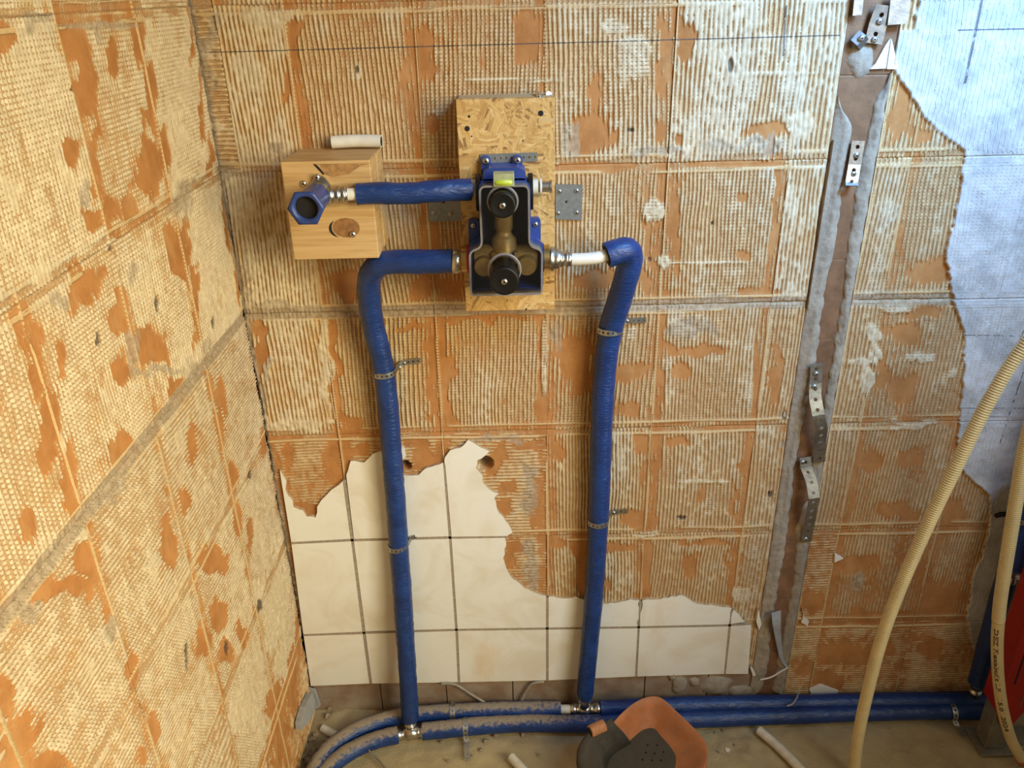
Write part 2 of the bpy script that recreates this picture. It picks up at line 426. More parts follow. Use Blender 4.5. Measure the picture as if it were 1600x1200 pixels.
wb = MB(); wb.box((-.12, .05, -.05), (2.4, .2, 2.45)); wall_back = struct(wb.build('wall_back', M['masonry']))
wl = MB(); wl.box((-.2, -2.6, -.05), (-.02, .05, 2.45)); wall_left = struct(wl.build('wall_left', M['masonry']))

# plaster coat on the right: its ragged left edge as x over z
PE = [at(*q) for q in [(1395, 0), (1395, 50), (1397, 110), (1440, 180), (1505, 235), (1500, 300), (1475, 400), (1490, 470), (1507, 520), (1500, 600), (1495, 680), (1500, 735), (1545, 772), (1543, 830), (1520, 900), (1510, 960), (1520, 1020), (1535, 1080)]]
PEz = np.array([p.z for p in PE])[::-1]; PEx = np.array([p.x for p in PE])[::-1]
# drilled holes through the back wall (px, py, radius m)
HOLES = [(at(634, 727), .0115), (at(758, 724), .0165)]

def patches(lst, proj):
    out = []
    for (k, x, y, rx, ry) in lst:
        c = proj(x, y); a = proj(x + rx, y); b_ = proj(x, y + ry)
        if proj is onleft: out.append((k, -c.y, c.z, Vector((-a.y + c.y, a.z - c.z)), Vector((-b_.y + c.y, b_.z - c.z))))
        else: out.append((k, c.x, c.z, Vector((a.x - c.x, a.z - c.z)), Vector((b_.x - c.x, b_.z - c.z))))
    return out
T, Cc, G, D, S_ = 'T', 'C', 'G', 'D', 'S'
BACKP = patches([(T, 665, 85, 30, 48), (T, 632, 108, 10, 24), (T, 455, 62, 11, 48), (T, 447, 120, 9, 40), (T, 826, 48, 20, 40), (T, 930, 150, 16, 32), (T, 922, 212, 30, 30), (T, 672, 192, 9, 13),
    (T, 1036, 90, 10, 62), (T, 1072, 62, 10, 55), (T, 1031, 203, 8, 20), (T, 1060, 218, 8, 10), (T, 1195, 204, 42, 10), (T, 1150, 256, 75, 5), (T, 930, 258, 60, 5), (T, 1053, 360, 9, 85), (T, 1022, 390, 12, 55), (T, 985, 432, 50, 16), (T, 1012, 345, 10, 20), (T, 920, 432, 45, 18), (T, 915, 268, 50, 5),
    (T, 1213, 330, 6, 90), (T, 1180, 454, 30, 7), (T, 1162, 308, 8, 7), (T, 1164, 398, 12, 7), (T, 656, 450, 16, 28), (T, 702, 452, 20, 24), (T, 532, 452, 28, 28), (T, 690, 275, 30, 6), (T, 480, 520, 0.1, .1),
    (T, 402, 560, 7, 60), (T, 396, 515, 10, 12), (T, 528, 555, 7, 62), (T, 545, 662, 20, 12), (T, 675, 585, 9, 75), (T, 650, 512, 40, 7), (T, 700, 610, 8, 65), (T, 842, 535, 8, 26), (T, 843, 640, 5, 30), (T, 760, 497, 80, 5),
    (T, 892, 560, 26, 42), (T, 908, 600, 26, 24), (T, 985, 578, 34, 15), (T, 985, 640, 18, 12), (T, 1037, 505, 8, 14), (T, 1031, 570, 8, 50), (T, 1085, 546, 38, 9), (T, 1062, 580, 14, 14), (T, 1181, 590, 5, 65), (T, 1205, 585, 7, 45),
    (T, 450, 718, 10, 25), (T, 516, 712, 10, 24), (T, 485, 796, 22, 10), (T, 522, 742, 16, 14), (T, 450, 765, 8, 20), (T, 560, 704, 26, 10), (T, 660, 722, 24, 20), (T, 645, 690, 30, 8), (T, 775, 718, 12, 30), (T, 792, 760, 16, 14), (T, 822, 694, 26, 8), (T, 838, 800, 11, 26), (T, 838, 765, 10, 20), (T, 785, 790, 14, 14),
    (T, 870, 702, 10, 16), (T, 1000, 690, 12, 18), (T, 990, 812, 22, 12), (T, 1025, 708, 7, 40), (T, 1060, 689, 15, 7), (T, 1166, 720, 7, 32), (T, 1150, 785, 6, 34), (T, 1095, 776, 9, 16), (T, 1020, 810, 10, 12), (T, 1140, 668, 40, 4),
    (T, 800, 852, 14, 10), (T, 795, 875, 9, 12), (T, 911, 865, 12, 45), (T, 920, 915, 26, 14), (T, 965, 852, 24, 6), (T, 1012, 892, 6, 42), (T, 1080, 882, 11, 20), (T, 1146, 890, 6, 45), (T, 1100, 850, 40, 5), (T, 870, 845, 20, 6),
    (T, 1402, 172, 16, 42), (T, 1440, 215, 26, 14), (T, 1450, 425, 35, 22), (T, 1412, 520, 30, 20), (T, 1372, 575, 16, 26), (T, 1412, 605, 26, 24), (T, 1445, 490, 30, 10), (T, 1362, 722, 20, 22), (T, 1425, 715, 18, 16), (T, 1482, 812, 26, 26), (T, 1400, 802, 34, 14), (T, 1340, 882, 32, 12), (T, 1380, 962, 60, 9), (T, 1470, 932, 28, 28), (T, 1330, 1022, 55, 24), (T, 1290, 1062, 26, 16), (T, 1270, 940, 14, 20), (T, 1255, 1040, 12, 24), (T, 1460, 1010, 30, 18),
    (Cc, 962, 45, 16, 9), (Cc, 993, 95, 20, 28), (Cc, 1138, 98, 10, 24), (Cc, 1245, 195, 18, 22), (Cc, 1034, 408, 9, 14), (Cc, 1020, 330, 12, 18), (Cc, 1365, 535, 9, 36), (Cc, 1352, 595, 9, 22), (Cc, 1400, 478, 24, 6), (Cc, 1440, 560, 22, 6), (Cc, 1345, 560, 30, 6), (Cc, 1490, 585, 8, 8), (Cc, 1420, 660, 40, 5), (Cc, 985, 520, 8, 16), (Cc, 1008, 833, 18, 5), (Cc, 1155, 930, 12, 12), (Cc, 560, 112, 4, 12), (Cc, 800, 125, 70, 3), (Cc, 1200, 115, 80, 3), (Cc, 1100, 752, 40, 2.5), (Cc, 1100, 410, 60, 2), (Cc, 510, 560, 8, 60), (Cc, 850, 560, 5, 60), (Cc, 440, 660, 70, 6), (Cc, 420, 20, 40, 14),
    (G, 1030, 235, 36, 8), (G, 1170, 226, 60, 11), (G, 430, 228, 14, 9), (G, 1085, 512, 36, 12), (G, 825, 852, 9, 14), (G, 1230, 692, 16, 8), (G, 760, 690, 60, 6), (G, 825, 760, 12, 40), (G, 440, 480, 50, 8), (G, 880, 485, 40, 9), (G, 1130, 470, 50, 9), (G, 830, 900, 14, 24), (G, 328, 90, 9, 90), (G, 352, 270, 50, 9), (G, 385, 440, 6, 50), (G, 412, 600, 6, 60), (G, 900, 490, 30, 12), (G, 1340, 905, 10, 14), (G, 1400, 466, 80, 6), (G, 890, 220, 14, 24), (G, 870, 520, 14, 20),
    (D, 1141, 102, 4, 11), (D, 986, 203, 6, 2.5), (D, 1015, 405, 2.5, 4), (D, 1112, 348, 2.5, 2.5), (D, 558, 108, 2.5, 5), (D, 1240, 975, 2, 2), (D, 1065, 808, 8, 3), (D, 1204, 772, 4, 5), (D, 1225, 650, 3, 6)], at)
LEFTP = patches([(T, 108, 62, 26, 32), (T, 130, 140, 16, 62), (T, 145, 240, 10, 60), (T, 215, 62, 10, 40), (T, 232, 150, 8, 55), (T, 252, 230, 9, 50), (T, 230, 258, 24, 44), (T, 168, 330, 45, 20), (T, 108, 238, 13, 28), (T, 140, 350, 11, 15), (T, 175, 95, 10, 26),
    (T, 297, 60, 5, 45), (T, 311, 150, 5, 65), (T, 326, 250, 6, 45), (T, 350, 345, 5, 48), (T, 370, 455, 5, 40), (T, 10, 60, 18, 20), (T, 280, 394, 19, 38), (T, 140, 448, 27, 38), (T, 185, 502, 20, 24), (T, 235, 538, 31, 30), (T, 185, 575, 16, 30), (T, 185, 708, 25, 30), (T, 30, 500, 10, 30), (T, 55, 570, 9, 50), (T, 80, 660, 11, 60), (T, 112, 745, 12, 60), (T, 36, 822, 12, 30), (T, 66, 700, 9, 40), (T, 305, 470, 4, 60), (T, 272, 612, 14, 16), (T, 190, 470, 10, 22), (T, 95, 560, 6, 30),
    (T, 300, 692, 10, 34), (T, 345, 650, 6, 60), (T, 328, 605, 6, 22), (T, 364, 748, 8, 26), (T, 262, 848, 10, 46), (T, 287, 780, 12, 24), (T, 372, 812, 7, 28), (T, 130, 872, 18, 26), (T, 100, 915, 42, 18), (T, 412, 690, 7, 20), (T, 330, 880, 26, 18), (T, 342, 962, 14, 24), (T, 376, 992, 12, 26), (T, 204, 1050, 12, 28), (T, 165, 965, 6, 16), (T, 352, 1022, 14, 20), (T, 30, 1150, 36, 36), (T, 70, 1195, 50, 20), (T, 240, 1140, 7, 28), (T, 435, 1130, 16, 70), (T, 456, 1060, 8, 60), (T, 5, 1090, 16, 30), (T, 315, 1000, 10, 22), (T, 222, 1180, 8, 20), (T, 390, 830, 5, 30), (T, 465, 1000, 4, 60),
    (G, 60, 30, 26, 11), (G, 130, 300, 9, 24), (G, 205, 430, 9, 26), (G, 206, 545, 13, 28), (G, 242, 580, 34, 9), (G, 175, 765, 18, 28), (G, 45, 955, 18, 16), (G, 90, 470, 16, 14), (G, 275, 320, 14, 16), (G, 160, 40, 60, 6), (G, 150, 60, 6, 12), (G, 320, 545, 8, 14), (G, 300, 570, 14, 14), (G, 170, 985, 10, 18), (G, 285, 310, 14, 30),
    (Cc, 340, 200, 2, 2), (Cc, 430, 960, 16, 60), (Cc, 405, 930, 12, 20), (Cc, 120, 330, 4, 10), (Cc, 170, 380, 12, 10), (Cc, 125, 835, 10, 10), (Cc, 380, 1100, 20, 40), (Cc, 60, 420, 40, 6),
    (D, 150, 530, 4, 12), (D, 243, 476, 3, 14), (D, 290, 1025, 3, 32), (D, 389, 742, 3, 10), (D, 331, 505, 2.5, 10), (D, 405, 945, 4, 9), (D, 110, 138, 2, 6), (D, 172, 388, 3, 5), (D, 355, 1010, 3, 10)], onleft)

def bed(wall, s0, s1, z0, z1, prm, seed, coarse=False):
    m0, dr, wf, rim = prm; wf = wf * 1.35
    ds, dz = (.0013, .0029) if dr == 'v' else (.0026, .0014)
    if coarse: ds = dz = .005
    ns = max(3, int(round((s1 - s0) / ds)) + 1); nz = max(3, int(round((z1 - z0) / dz)) + 1)
    s = np.linspace(s0, s1, ns); z = np.linspace(z0, z1, nz); Sg, Zg = np.meshgrid(s, z)   # [nz, ns]
    wseed = 100 if wall == 'left' else 0
    rng = np.random.RandomState(seed)
    per = .0072 * (1 + .1 * rng.uniform(-1, 1)); tilt = rng.uniform(-.04, .04)
    warp = .0045 * fbm(Sg * 9, Zg * 5, wseed + 3, 2) + .0011 * noise2(Sg * 60, Zg * 22, wseed + 5)
    if dr == 'v': u = (Sg + warp + tilt * (Zg - z0)) / per
    else: u = (Zg + warp * .8 + tilt * (Sg - s0)) / per
    ridge = np.cos(2 * np.pi * u)
    if dr == 'v': low = fbm(Sg * 26, Zg * 11, seed, 4); ridn = noise2(Sg / per * .9, Zg * 18, seed + 9)
    else: low = fbm(Sg * 11, Zg * 26, seed, 4); ridn = noise2(Sg * 18, Zg / per * .9, seed + 9)
    mid = fbm(Sg * 120, Zg * 90, seed + 4, 2)
    mm = m0 + .36 * low + .16 * mid
    amp = .92 + .45 * ridn
    dl, drr, db, dt = Sg - s0, s1 - Sg, Zg - z0, z1 - Zg
    de = np.minimum(dl, drr)
    rn = fbm(Sg * 20, Zg * 16, seed + 21, 3)
    rimk = sstep(.020, .012, de + .008 * rn) * rim + sstep(.018, .010, np.minimum(db, dt) + .006 * rn) * rim * .5
    mm = mm - .75 * np.clip(rimk, 0, 1)
    g = np.zeros_like(Sg); dk = np.zeros_like(Sg); smear = np.zeros_like(Sg)
    dwx = 1.6 * fbm(Sg * 32, Zg * 24, wseed + 91, 3); dwz = 1.6 * fbm(Sg * 32, Zg * 24, wseed + 95, 3)
    wn = .62 * fbm(Sg * 30, Zg * 20, wseed + 31, 4) + .16 * ridge + .22 * noise2(Sg * 140, Zg * 60, wseed + 33)
    for (k, cs, cz, ea, eb) in (LEFTP if wall == 'left' else BACKP):
        ext = ea.length + eb.length
        if cs + ext * 1.5 < s0 or cs - ext * 1.5 > s1 or cz + ext * 1.5 < z0 or cz - ext * 1.5 > z1: continue
        det = ea.x * eb.y - ea.y * eb.x
        if abs(det) < 1e-9: continue
        thin = min(ea.length, eb.length) < .006
        wk = 0.0 if (k == 'D' or thin) else min(.014, .28 * max(ea.length, eb.length))
        ps, pz = Sg - cs + wk * dwx, Zg - cz + wk * dwz
        qa = (ps * eb.y - pz * eb.x) / det; qb = (-ps * ea.y + pz * ea.x) / det
        rr = (np.abs(qa) ** 2.6 + np.abs(qb) ** 2.6) ** (1 / 2.6) + (.35 * wn if thin else wn)
        k_ = sstep(1.16, .86, rr)
        if k == 'T': mm = mm * (1 - k_) + (-.05 + .22 * rn) * k_; amp = amp * (1 - .78 * k_)
        elif k == 'C': mm = mm * (1 - k_) + .95 * k_; amp = amp * (1 - .45 * k_); smear = np.maximum(smear, k_)
        elif k == 'G': g = np.maximum(g, .7 * k_); amp = amp * (1 - .5 * k_)
        elif k == 'D': dk = np.maximum(dk, .85 * k_)
    fil = np.clip(mm, 0, 1)
    a = (mm - .5) * 2.3 + ridge * amp + .5 * mid
    # beads squeezed out along the level joints, and thin upright joints
    for dd, sd in ((db, 41), (dt, 47)):
        on = sstep(-.75, -.35, noise2(Sg * 9, Zg * 0 + round((z0 if sd == 41 else z1) * 100), wseed + sd))
        b_ = np.exp(-((dd - .0125 - .002 * noise2(Sg * 12, Zg * 3, wseed + sd + 1)) / .0026) ** 2) * on
        gut = sstep(.012, .009, dd) ; a = np.where(gut > .5, a * .6 - .25 + .9 * noise2(Sg * 30, Zg * 160, wseed + sd + 3), a)
        a = np.maximum(a, b_ * 2.6 - .9)
    for dd, sd in ((dl, 53), (drr, 59)):
        on = sstep(-.5, 0, noise2(Zg * 7, Sg * 0 + round((s0 if sd == 53 else s1) * 100), wseed + sd))
        b_ = np.exp(-(dd / .0030) ** 2) * on; a = np.maximum(a, b_ * 2.2 - .9)
    # the old, dirty joint at mid height
    j2 = np.abs(Zg - hz(2)); band = sstep(.014, .009, j2 + .003 * rn)
    g = np.maximum(g, band * .8); a = a * (1 - .6 * band)
    # grey strip along the room corner, darker at its very edge
    if s0 < .001:
        cnr = sstep(.012, .004, Sg + .004 * rn); g = np.maximum(g, .8 * cnr); dk = np.maximum(dk, .55 * sstep(.005, .002, Sg + .002 * mid))
    h = .0030 * sstep(-.7, 1.5, a) + .0009 * fbm(Sg * 14, Zg * 14, wseed + 61, 2) + .0006 * mid * (.3 + g) + .0010 * smear * (.4 + mid)
    h = h - .0022 * band * sstep(.004, .001, j2) - .003 * dk
    pla = np.zeros_like(Sg)
    if wall == 'back':
        e = np.interp(Zg, PEz, PEx); e = np.where(Zg > 1.43, 1.105, e) + .006 * rn + .003 * noise2(Zg * 160, Sg * 20, 77)
        pla = sstep(-.0012, .0012, Sg - e)
        ru = (Sg * .55 + Zg * .84 + .006 * fbm(Sg * 7, Zg * 7, 71, 2)) / .0085
        hp = .0052 + .00012 * np.cos(2 * np.pi * ru) + .0012 * fbm(Sg * 22, Zg * 22, 72, 3) + .0007 * noise2(Sg * 90, Zg * 90, 73) + .0012 * sstep(.012, 0, Sg - e)
        h = h * (1 - pla) + hp * pla; g *= 1 - pla; dk *= 1 - pla
        for (hc, hr) in HOLES:
            rr = np.hypot(Sg - hc.x, Zg - hc.z); hk = sstep(hr, hr * .88, rr)
            h = h * (1 - hk) - .034 * hk; g = np.maximum(g, hk); dk = np.maximum(dk, hk * sstep(.7 * hr, .35 * hr, np.hypot(Sg - hc.x, Zg - hc.z - hr * .25)))  # upper inside of each hole coloured darker, its shade painted in
    if wall == 'left':   # pale film toward the foot of the corner
        pass
    low_p = low
    pad = lambda q: np.pad(q, 1, mode='edge')
    Sg, Zg, h, a, g, pla, dk, low_p, fil = [pad(q) for q in (Sg, Zg, h, a, g, pla, dk, low, fil)]
    h[0, :] = h[-1, :] = -.006; h[:, 0] = h[:, -1] = -.006
    ns += 2; nz += 2
    n = ns * nz
    co = np.empty((n, 3), np.float32)
    if wall == 'back': co[:, 0] = Sg.ravel(); co[:, 1] = -h.ravel(); co[:, 2] = Zg.ravel()
    else: co[:, 0] = h.ravel(); co[:, 1] = -Sg.ravel(); co[:, 2] = Zg.ravel()
    i = np.arange((nz - 1) * (ns - 1)); r0 = i // (ns - 1); c0 = i % (ns - 1); v0 = r0 * ns + c0
    q = np.stack([v0, v0 + 1, v0 + 1 + ns, v0 + ns], 1) if wall == 'back' else np.stack([v0, v0 + ns, v0 + 1 + ns, v0 + 1], 1)
    me = bpy.data.meshes.new('adhesive_bed'); nf = len(q)
    me.vertices.add(n); me.vertices.foreach_set('co', co.ravel())
    me.loops.add(nf * 4); me.loops.foreach_set('vertex_index', q.astype(np.int32).ravel())
    me.polygons.add(nf); me.polygons.foreach_set('loop_start', (np.arange(nf) * 4).astype(np.int32)); me.polygons.foreach_set('loop_total', np.full(nf, 4, np.int32))
    me.polygons.foreach_set('use_smooth', np.ones(nf, bool))
    me.update(calc_edges=True)
    tin = np.clip(.25 * rng.uniform(0, 1) + .35 * np.clip(low_p, 0, 1), 0, 1)
    for nm, arr in (('adh', a), ('waf', np.clip(wf * (.75 + .9 * fbm(Sg * 16, Zg * 12, seed + 81, 2)), 0, 1.2) + 0 * Sg), ('gry', g), ('pla', pla), ('drk', dk), ('tin', tin), ('fil', fil), ('wdr', np.full_like(Sg, 0.0 if dr == 'v' else 1.0))):
        at_ = me.attributes.new(nm, 'FLOAT', 'POINT'); at_.data.foreach_set('value', arr.astype(np.float32).ravel())
    me.materials.append(M[wall])
    o = bpy.data.objects.new('adhesive_bed', me); COL.objects.link(o); o.parent = wall_back if wall == 'back' else wall_left
    return o

# cells of the back wall: (coverage, ridge direction, waffle, bare rim)
CELL = {(-1, 0): (.8, 'v', 0, .3), (-1, 1): (.5, 'v', .2, .5), (-1, 2): (.5, 'v', .3, .5), (-1, 3): (.55, 'v', .3, .5), (-1, 4): (.85, 'v', 0, .2), (-1, 5): (.85, 'v', 0, 0),
    (0, 0): (.86, 'v', 0, .15), (0, 1): (.54, 'v', .25, .5), (0, 2): (.62, 'v', .85, .4), (0, 3): (.70, 'v', .6, .2), (0, 4): (.86, 'v', .15, .1), (0, 5): (.88, 'v', 0, 0),
    (1, 0): (.84, 'v', 0, .1), (1, 1): (.56, 'v', .15, .5), (1, 2): (.55, 'v', .2, .5), (1, 3): (.57, 'v', .35, .4), (1, 4): (.68, 'v', .5, .5), (1, 5): (.86, 'v', 0, 0),
    (2, 0): (.80, 'v', .1, .35), (2, 1): (.62, 'v', .6, .8), (2, 2): (.62, 'v', .95, .9), (2, 3): (.52, 'v', .55, .3), (2, 4): (.64, 'v', .35, .6), (2, 5): (.70, 'v', .2, .1),
    (3, 0): (.50, 'h', 0, .6), (3, 1): (.42, 'h', 0, .6), (3, 2): (.50, 'h', 0, .5), (3, 3): (.68, 'v', .1, .4), (3, 4): (.66, 'v', .3, .6), (3, 5): (.66, 'v', .1, .1),
    (4, 2): (.50, 'h', 0, .5), (4, 3): (.62, 'v', .2, .5), (4, 4): (.60, 'v', .3, .6), (4, 5): (.62, 'v', .4, .1),
    (5, 5): (.60, 'v', .2, 0), (4, 0): (.5, 'h', 0, .2), (4, 1): (.5, 'h', 0, .2)}
RIGHT = {0: [(.55, 'v', 0, .2), (.55, 'v', 0, .3)], 1: [(.66, 'v', .2, .1), (.56, 'v', .8, .3)], 2: [(.62, 'v', .2, .1), (.46, 'v', .45, .3)], 3: [(.56, 'v', .2, .1), (.50, 'v', .4, .4)], 4: [(.52, 'h', 0, .1), (.42, 'v', .4, .4)], 5: [(.46, 'h', 0, .1), (.42, 'h', 0, .3)]}
seed = 1
for r in range(-2, 6):
    zt, zb = hz(r), hz(r + 1)
    for c in range(6):
        seed += 7
        s0 = VX[c]; s1 = VX[c + 1] if c < 5 else 1.0
        zb_ = zb
        if r == 5: zb_ = .118
        if r == 5 and c < 5: continue
        if c == 0 and r in (0, -1):      # strip beside the corner combed level
            bed('back', 0.0, .036, zb_, zt, (.60, 'h', 0, 0), seed + 3); s0 = .036
        bed('back', s0, s1, zb_, zt, CELL.get((r, c), CELL.get((-1, c), (.5, 'v', 0, .3))), seed, coarse=(r < -1 or (r == 4 and c < 2)))
    for k, (s0, s1) in enumerate([(1.082, VX[6]), (VX[6], VX[7]), (VX[7], VX[8]), (VX[8], VX[9]), (VX[9], 2.1)]):
        seed += 7
        prm = RIGHT.get(r, RIGHT[0])[min(k, 1)]
        bed('back', s0, s1, max(zb, 0.0) if r < 5 else .0, zt, prm, seed, coarse=(r < -1 or k > 2))
LV = [0, .21, .413, .615, .817, 1.02, 1.22, 1.42]
LCELL = {0: [(.78, 'v', .5, .25), (.58, 'v', .9, .5), (.74, 'v', .4, .2), (.74, 'v', .3, .3), (.8, 'v', 0, .3)], 1: [(.76, 'v', .3, .3), (.66, 'v', .4, .3), (.70, 'v', .6, .3), (.64, 'v', .6, .5), (.7, 'v', 0, .3)],
    2: [(.70, 'h', .2, .3), (.66, 'h', .3, .4), (.68, 'h', .4, .3), (.66, 'h', .4, .3), (.7, 'h', 0, .3)], 3: [(.70, 'h', .3, .3), (.68, 'h', .5, .45), (.70, 'h', .4, .3), (.62, 'h', .4, .3), (.7, 'h', 0, .3)],
    4: [(.70, 'h', .3, .2), (.70, 'h', .4, .3), (.72, 'h', .3, .3), (.66, 'h', .3, .3), (.7, 'h', 0, .3)], 5: [(.35, 'h', 0, .3)] * 5}
for r in range(-2, 6):
    zt, zb = hz(r), (hz(r + 1) if r < 5 else 0.0)
    for c in range(7):
        seed += 7
        bed('left', LV[c], LV[c + 1], zb, zt, LCELL.get(r, LCELL[0])[min(c, 4)], seed, coarse=(r < -1 or c > 3 or (r >= 4 and c > 1)))

# ------------------------------------------------------------------ floor
def make_floor():
    xs = np.concatenate([np.linspace(-.02, 1.8, 260), np.linspace(1.85, 2.4, 8)]); ys = np.concatenate([np.linspace(.04, -.6, 110), np.linspace(-.65, -2.6, 20)])
    Xg, Yg = np.meshgrid(xs, ys)
    h = .0035 * fbm(Xg * 12, Yg * 12, 5, 4) + .0016 * fbm(Xg * 70, Yg * 70, 6, 2)
    h += .016 * np.exp(-((Xg - .06) / .10) ** 2 - ((Yg + .02) / .06) ** 2) * (1 + .4 * fbm(Xg * 40, Yg * 40, 8, 3))
    h += .010 * np.exp(-((Xg - .86) / .12) ** 2 - ((Yg + .0) / .05) ** 2) * (1 + .8 * fbm(Xg * 40, Yg * 40, 9, 3))
    h += .004 * np.exp(-((Xg - .95) / .10) ** 2 - ((Yg + .12) / .05) ** 2) * (1 + 2 * fbm(Xg * 50, Yg * 50, 10, 3)) - .004
    ny, nx = Xg.shape
    vs = [(x, y, z) for x, y, z in zip(Xg.ravel().tolist(), Yg.ravel().tolist(), h.ravel().tolist())]
    fs = [(j * nx + i, (j + 1) * nx + i, (j + 1) * nx + i + 1, j * nx + i + 1) for j in range(ny - 1) for i in range(nx - 1)]
    mb = MB(); mb.add(vs, fs, True); return struct(mb.build('floor', M['floor']))
make_floor()

# ------------------------------------------------------------------ white tiles, brown tiles
def lerp2(a, b, n): return [(a[0] + (b[0] - a[0]) * k / n, a[1] + (b[1] - a[1]) * k / n) for k in range(n)]
TILES = [
 [(437, 735), (447.5, 751), (446, 767), (457, 781), (458.5, 792), (473.6, 797.5), (479, 807), (493, 808.5), (495.6, 792), (502.5, 781), (513.5, 770), (535.5, 752), (547.5, 842), (455, 847)],
 [(541, 742.5), (548, 720.5), (568.5, 723), (582, 709.5), (599, 704), (626, 694), (633, 701), (634.5, 713), (626, 722), (625, 735), (631, 742.5), (654, 742.5), (662, 734), (692, 723), (701, 838), (553, 842)],
 [(696, 729), (695, 715), (703, 704), (718, 700), (731, 687.5), (750, 698.5), (765, 705), (759, 711), (746, 719), (743.5, 731), (754, 743), (754, 753.5), (764, 764.5), (779, 771), (772, 778), (777.5, 797.5), (790, 814), (801, 832), (792, 837.5), (705.5, 838.5)],
 [(455.5, 850.5), (548.5, 846), (566, 987), (474, 991)],
 [(553, 846), (701.5, 842), (711, 982.5), (571, 986.5)],
 [(705.5, 842), (789, 840.5), (791, 852.5), (786, 872), (791, 888), (802, 905), (819, 918.5), (841, 928), (853, 931), (853, 980.5), (715, 982.5)],
 [(857, 932), (886.5, 935), (900, 932), (915, 938), (942, 944), (960, 942.5), (984, 936.5), (999, 938), (996, 978.5), (857, 980.5)],
 [(1003.5, 938), (1032, 936.5), (1062, 929.6), (1083, 941), (1104, 945.5), (1143, 950), (1138.5, 975.5), (1000, 978.5)],
 [(1146, 953), (1155, 960), (1164, 972), (1142, 975)],
 [(474.5, 994), (566.5, 991), (577, 1068), (483, 1072)],
 [(571.5, 990.5), (711.5, 986), (715, 1066), (581.5, 1068)],
 [(715.5, 986), (853, 984), (853, 1063), (719, 1066)],
 [(857, 984), (996, 982), (992, 1057), (857, 1063)],
 [(999.5, 982), (1138, 979), (1131, 1053), (995.5, 1057)],
 [(1142, 978.5), (1174, 976.5), (1169, 1053), (1134, 1053)]]
for i, pl in enumerate(TILES):
    pts = []
    rnd = random.Random(i)
    broken = len(pl) > 4 or i == 8
    for k in range(len(pl)):
        a, b_ = pl[k], pl[(k + 1) % len(pl)]
        L = math.hypot(b_[0] - a[0], b_[1] - a[1])
        if broken and L < 48 and not (abs(a[0] - b_[0]) > 4 * abs(a[1] - b_[1]) and a[1] > 972):
            for q, t in enumerate(lerp2(a, b_, max(1, int(L / 6)))):
                j = 1.4 if q else 0
                pts.append((t[0] + rnd.uniform(-j, j), t[1] + rnd.uniform(-j, j)))
        else: pts.append(a)
    poly = [(p.x, p.z) for p in (at(x, y, -.0075) for x, y in pts)]
    area2 = sum(poly[k][0] * poly[(k + 1) % len(poly)][1] - poly[(k + 1) % len(poly)][0] * poly[k][1] for k in range(len(poly)))
    if area2 < 0: poly = poly[::-1]
    poly = [(max(x, .003), z) for x, z in poly]
    mb = MB(); mb.prism(poly, -.0075, .004)
    mi = [0, 1] + [1] * len(poly)
    # thin glaze on a clay body
    mb.build('wall_tile', None, wall_back, mats=[M['tile'], M['tilebody']], matidx=mi)
# grout strips flush between the white tiles
gm = MB()
def grout_line(a, b_, w=.0030):
    A0, B0 = at(*a, -.0066), at(*b_, -.0066); d = (B0 - A0).normalized(); n = Vector((-d.z, 0, d.x)) * w
    gm.add([A0 - n, B0 - n, B0 + n, A0 + n, A0 - n + Vector((0, .009, 0)), B0 - n + Vector((0, .009, 0)), B0 + n + Vector((0, .009, 0)), A0 + n + Vector((0, .009, 0))],
           [(0, 1, 2, 3), (0, 4, 5, 1), (3, 2, 6, 7), (0, 3, 7, 4), (1, 5, 6, 2)])
for a, b_ in [((538, 750), (550.3, 844)), ((550.3, 844), (568.6, 989)), ((568.6, 989), (579.3, 1068)), ((694, 724), (703, 840)), ((703, 840), (713, 984)), ((713, 984), (717, 1066)), ((855, 934), (855, 982)), ((855, 982), (855, 1063)), ((1001, 940), (998, 980)), ((998, 980), (993.8, 1057)), ((1144.5, 954), (1140, 977)), ((1140, 977), (1132.5, 1053)),
              ((455, 848.8), (550.3, 844)), ((550.3, 844), (703, 840)), ((703, 840), (792, 839)), ((474, 992.5), (568.6, 989)), ((568.6, 989), (713, 984)), ((713, 984), (855, 982)), ((855, 982), (998, 980)), ((998, 980), (1140, 977)), ((1140, 977), (1168, 976.3))]:
    grout_line(a, b_)
gm.build('grout', M['grout'], wall_back)

# brown base tiles along the foot of the wall
bx = [.004, .158, .308, .46, .612, .761, .905, 1.0]
for k in range(len(bx) - 1):
    mb = MB(); mb.box((bx[k] + .0012, -.001, 0.0), (bx[k + 1] - .0012, .02, .122)); mb.build('base_tile', M['browndust'], wall_back, bevel=.0008)
mb = MB(); mb.box((0, .003, 0), (1.0, .02, .14)); mb.build('mortar_backing', M['mortar_dark'], wall_back)
# brown tiles left standing in the slot of the removed partition
zj = [0.0, .012] + [.161 + .1505 * k for k in range(-1, 16)]
zj = [0.0] + [.0105 + .1505 * k for k in range(1, 16)]
for k in range(len(zj) - 1):
    mb = MB(); mb.box((1.001, -.0015, zj[k] + .001), (1.0835, .02, zj[k + 1] - .001)); mb.build('slot_tile', M['brown'], wall_back, bevel=.0006)
mb = MB(); mb.box((.99, .001, 0), (1.095, .02, 2.3)); mb.build('slot_mortar', plain('pale_joint', (.55, .44, .32), .9), wall_back)

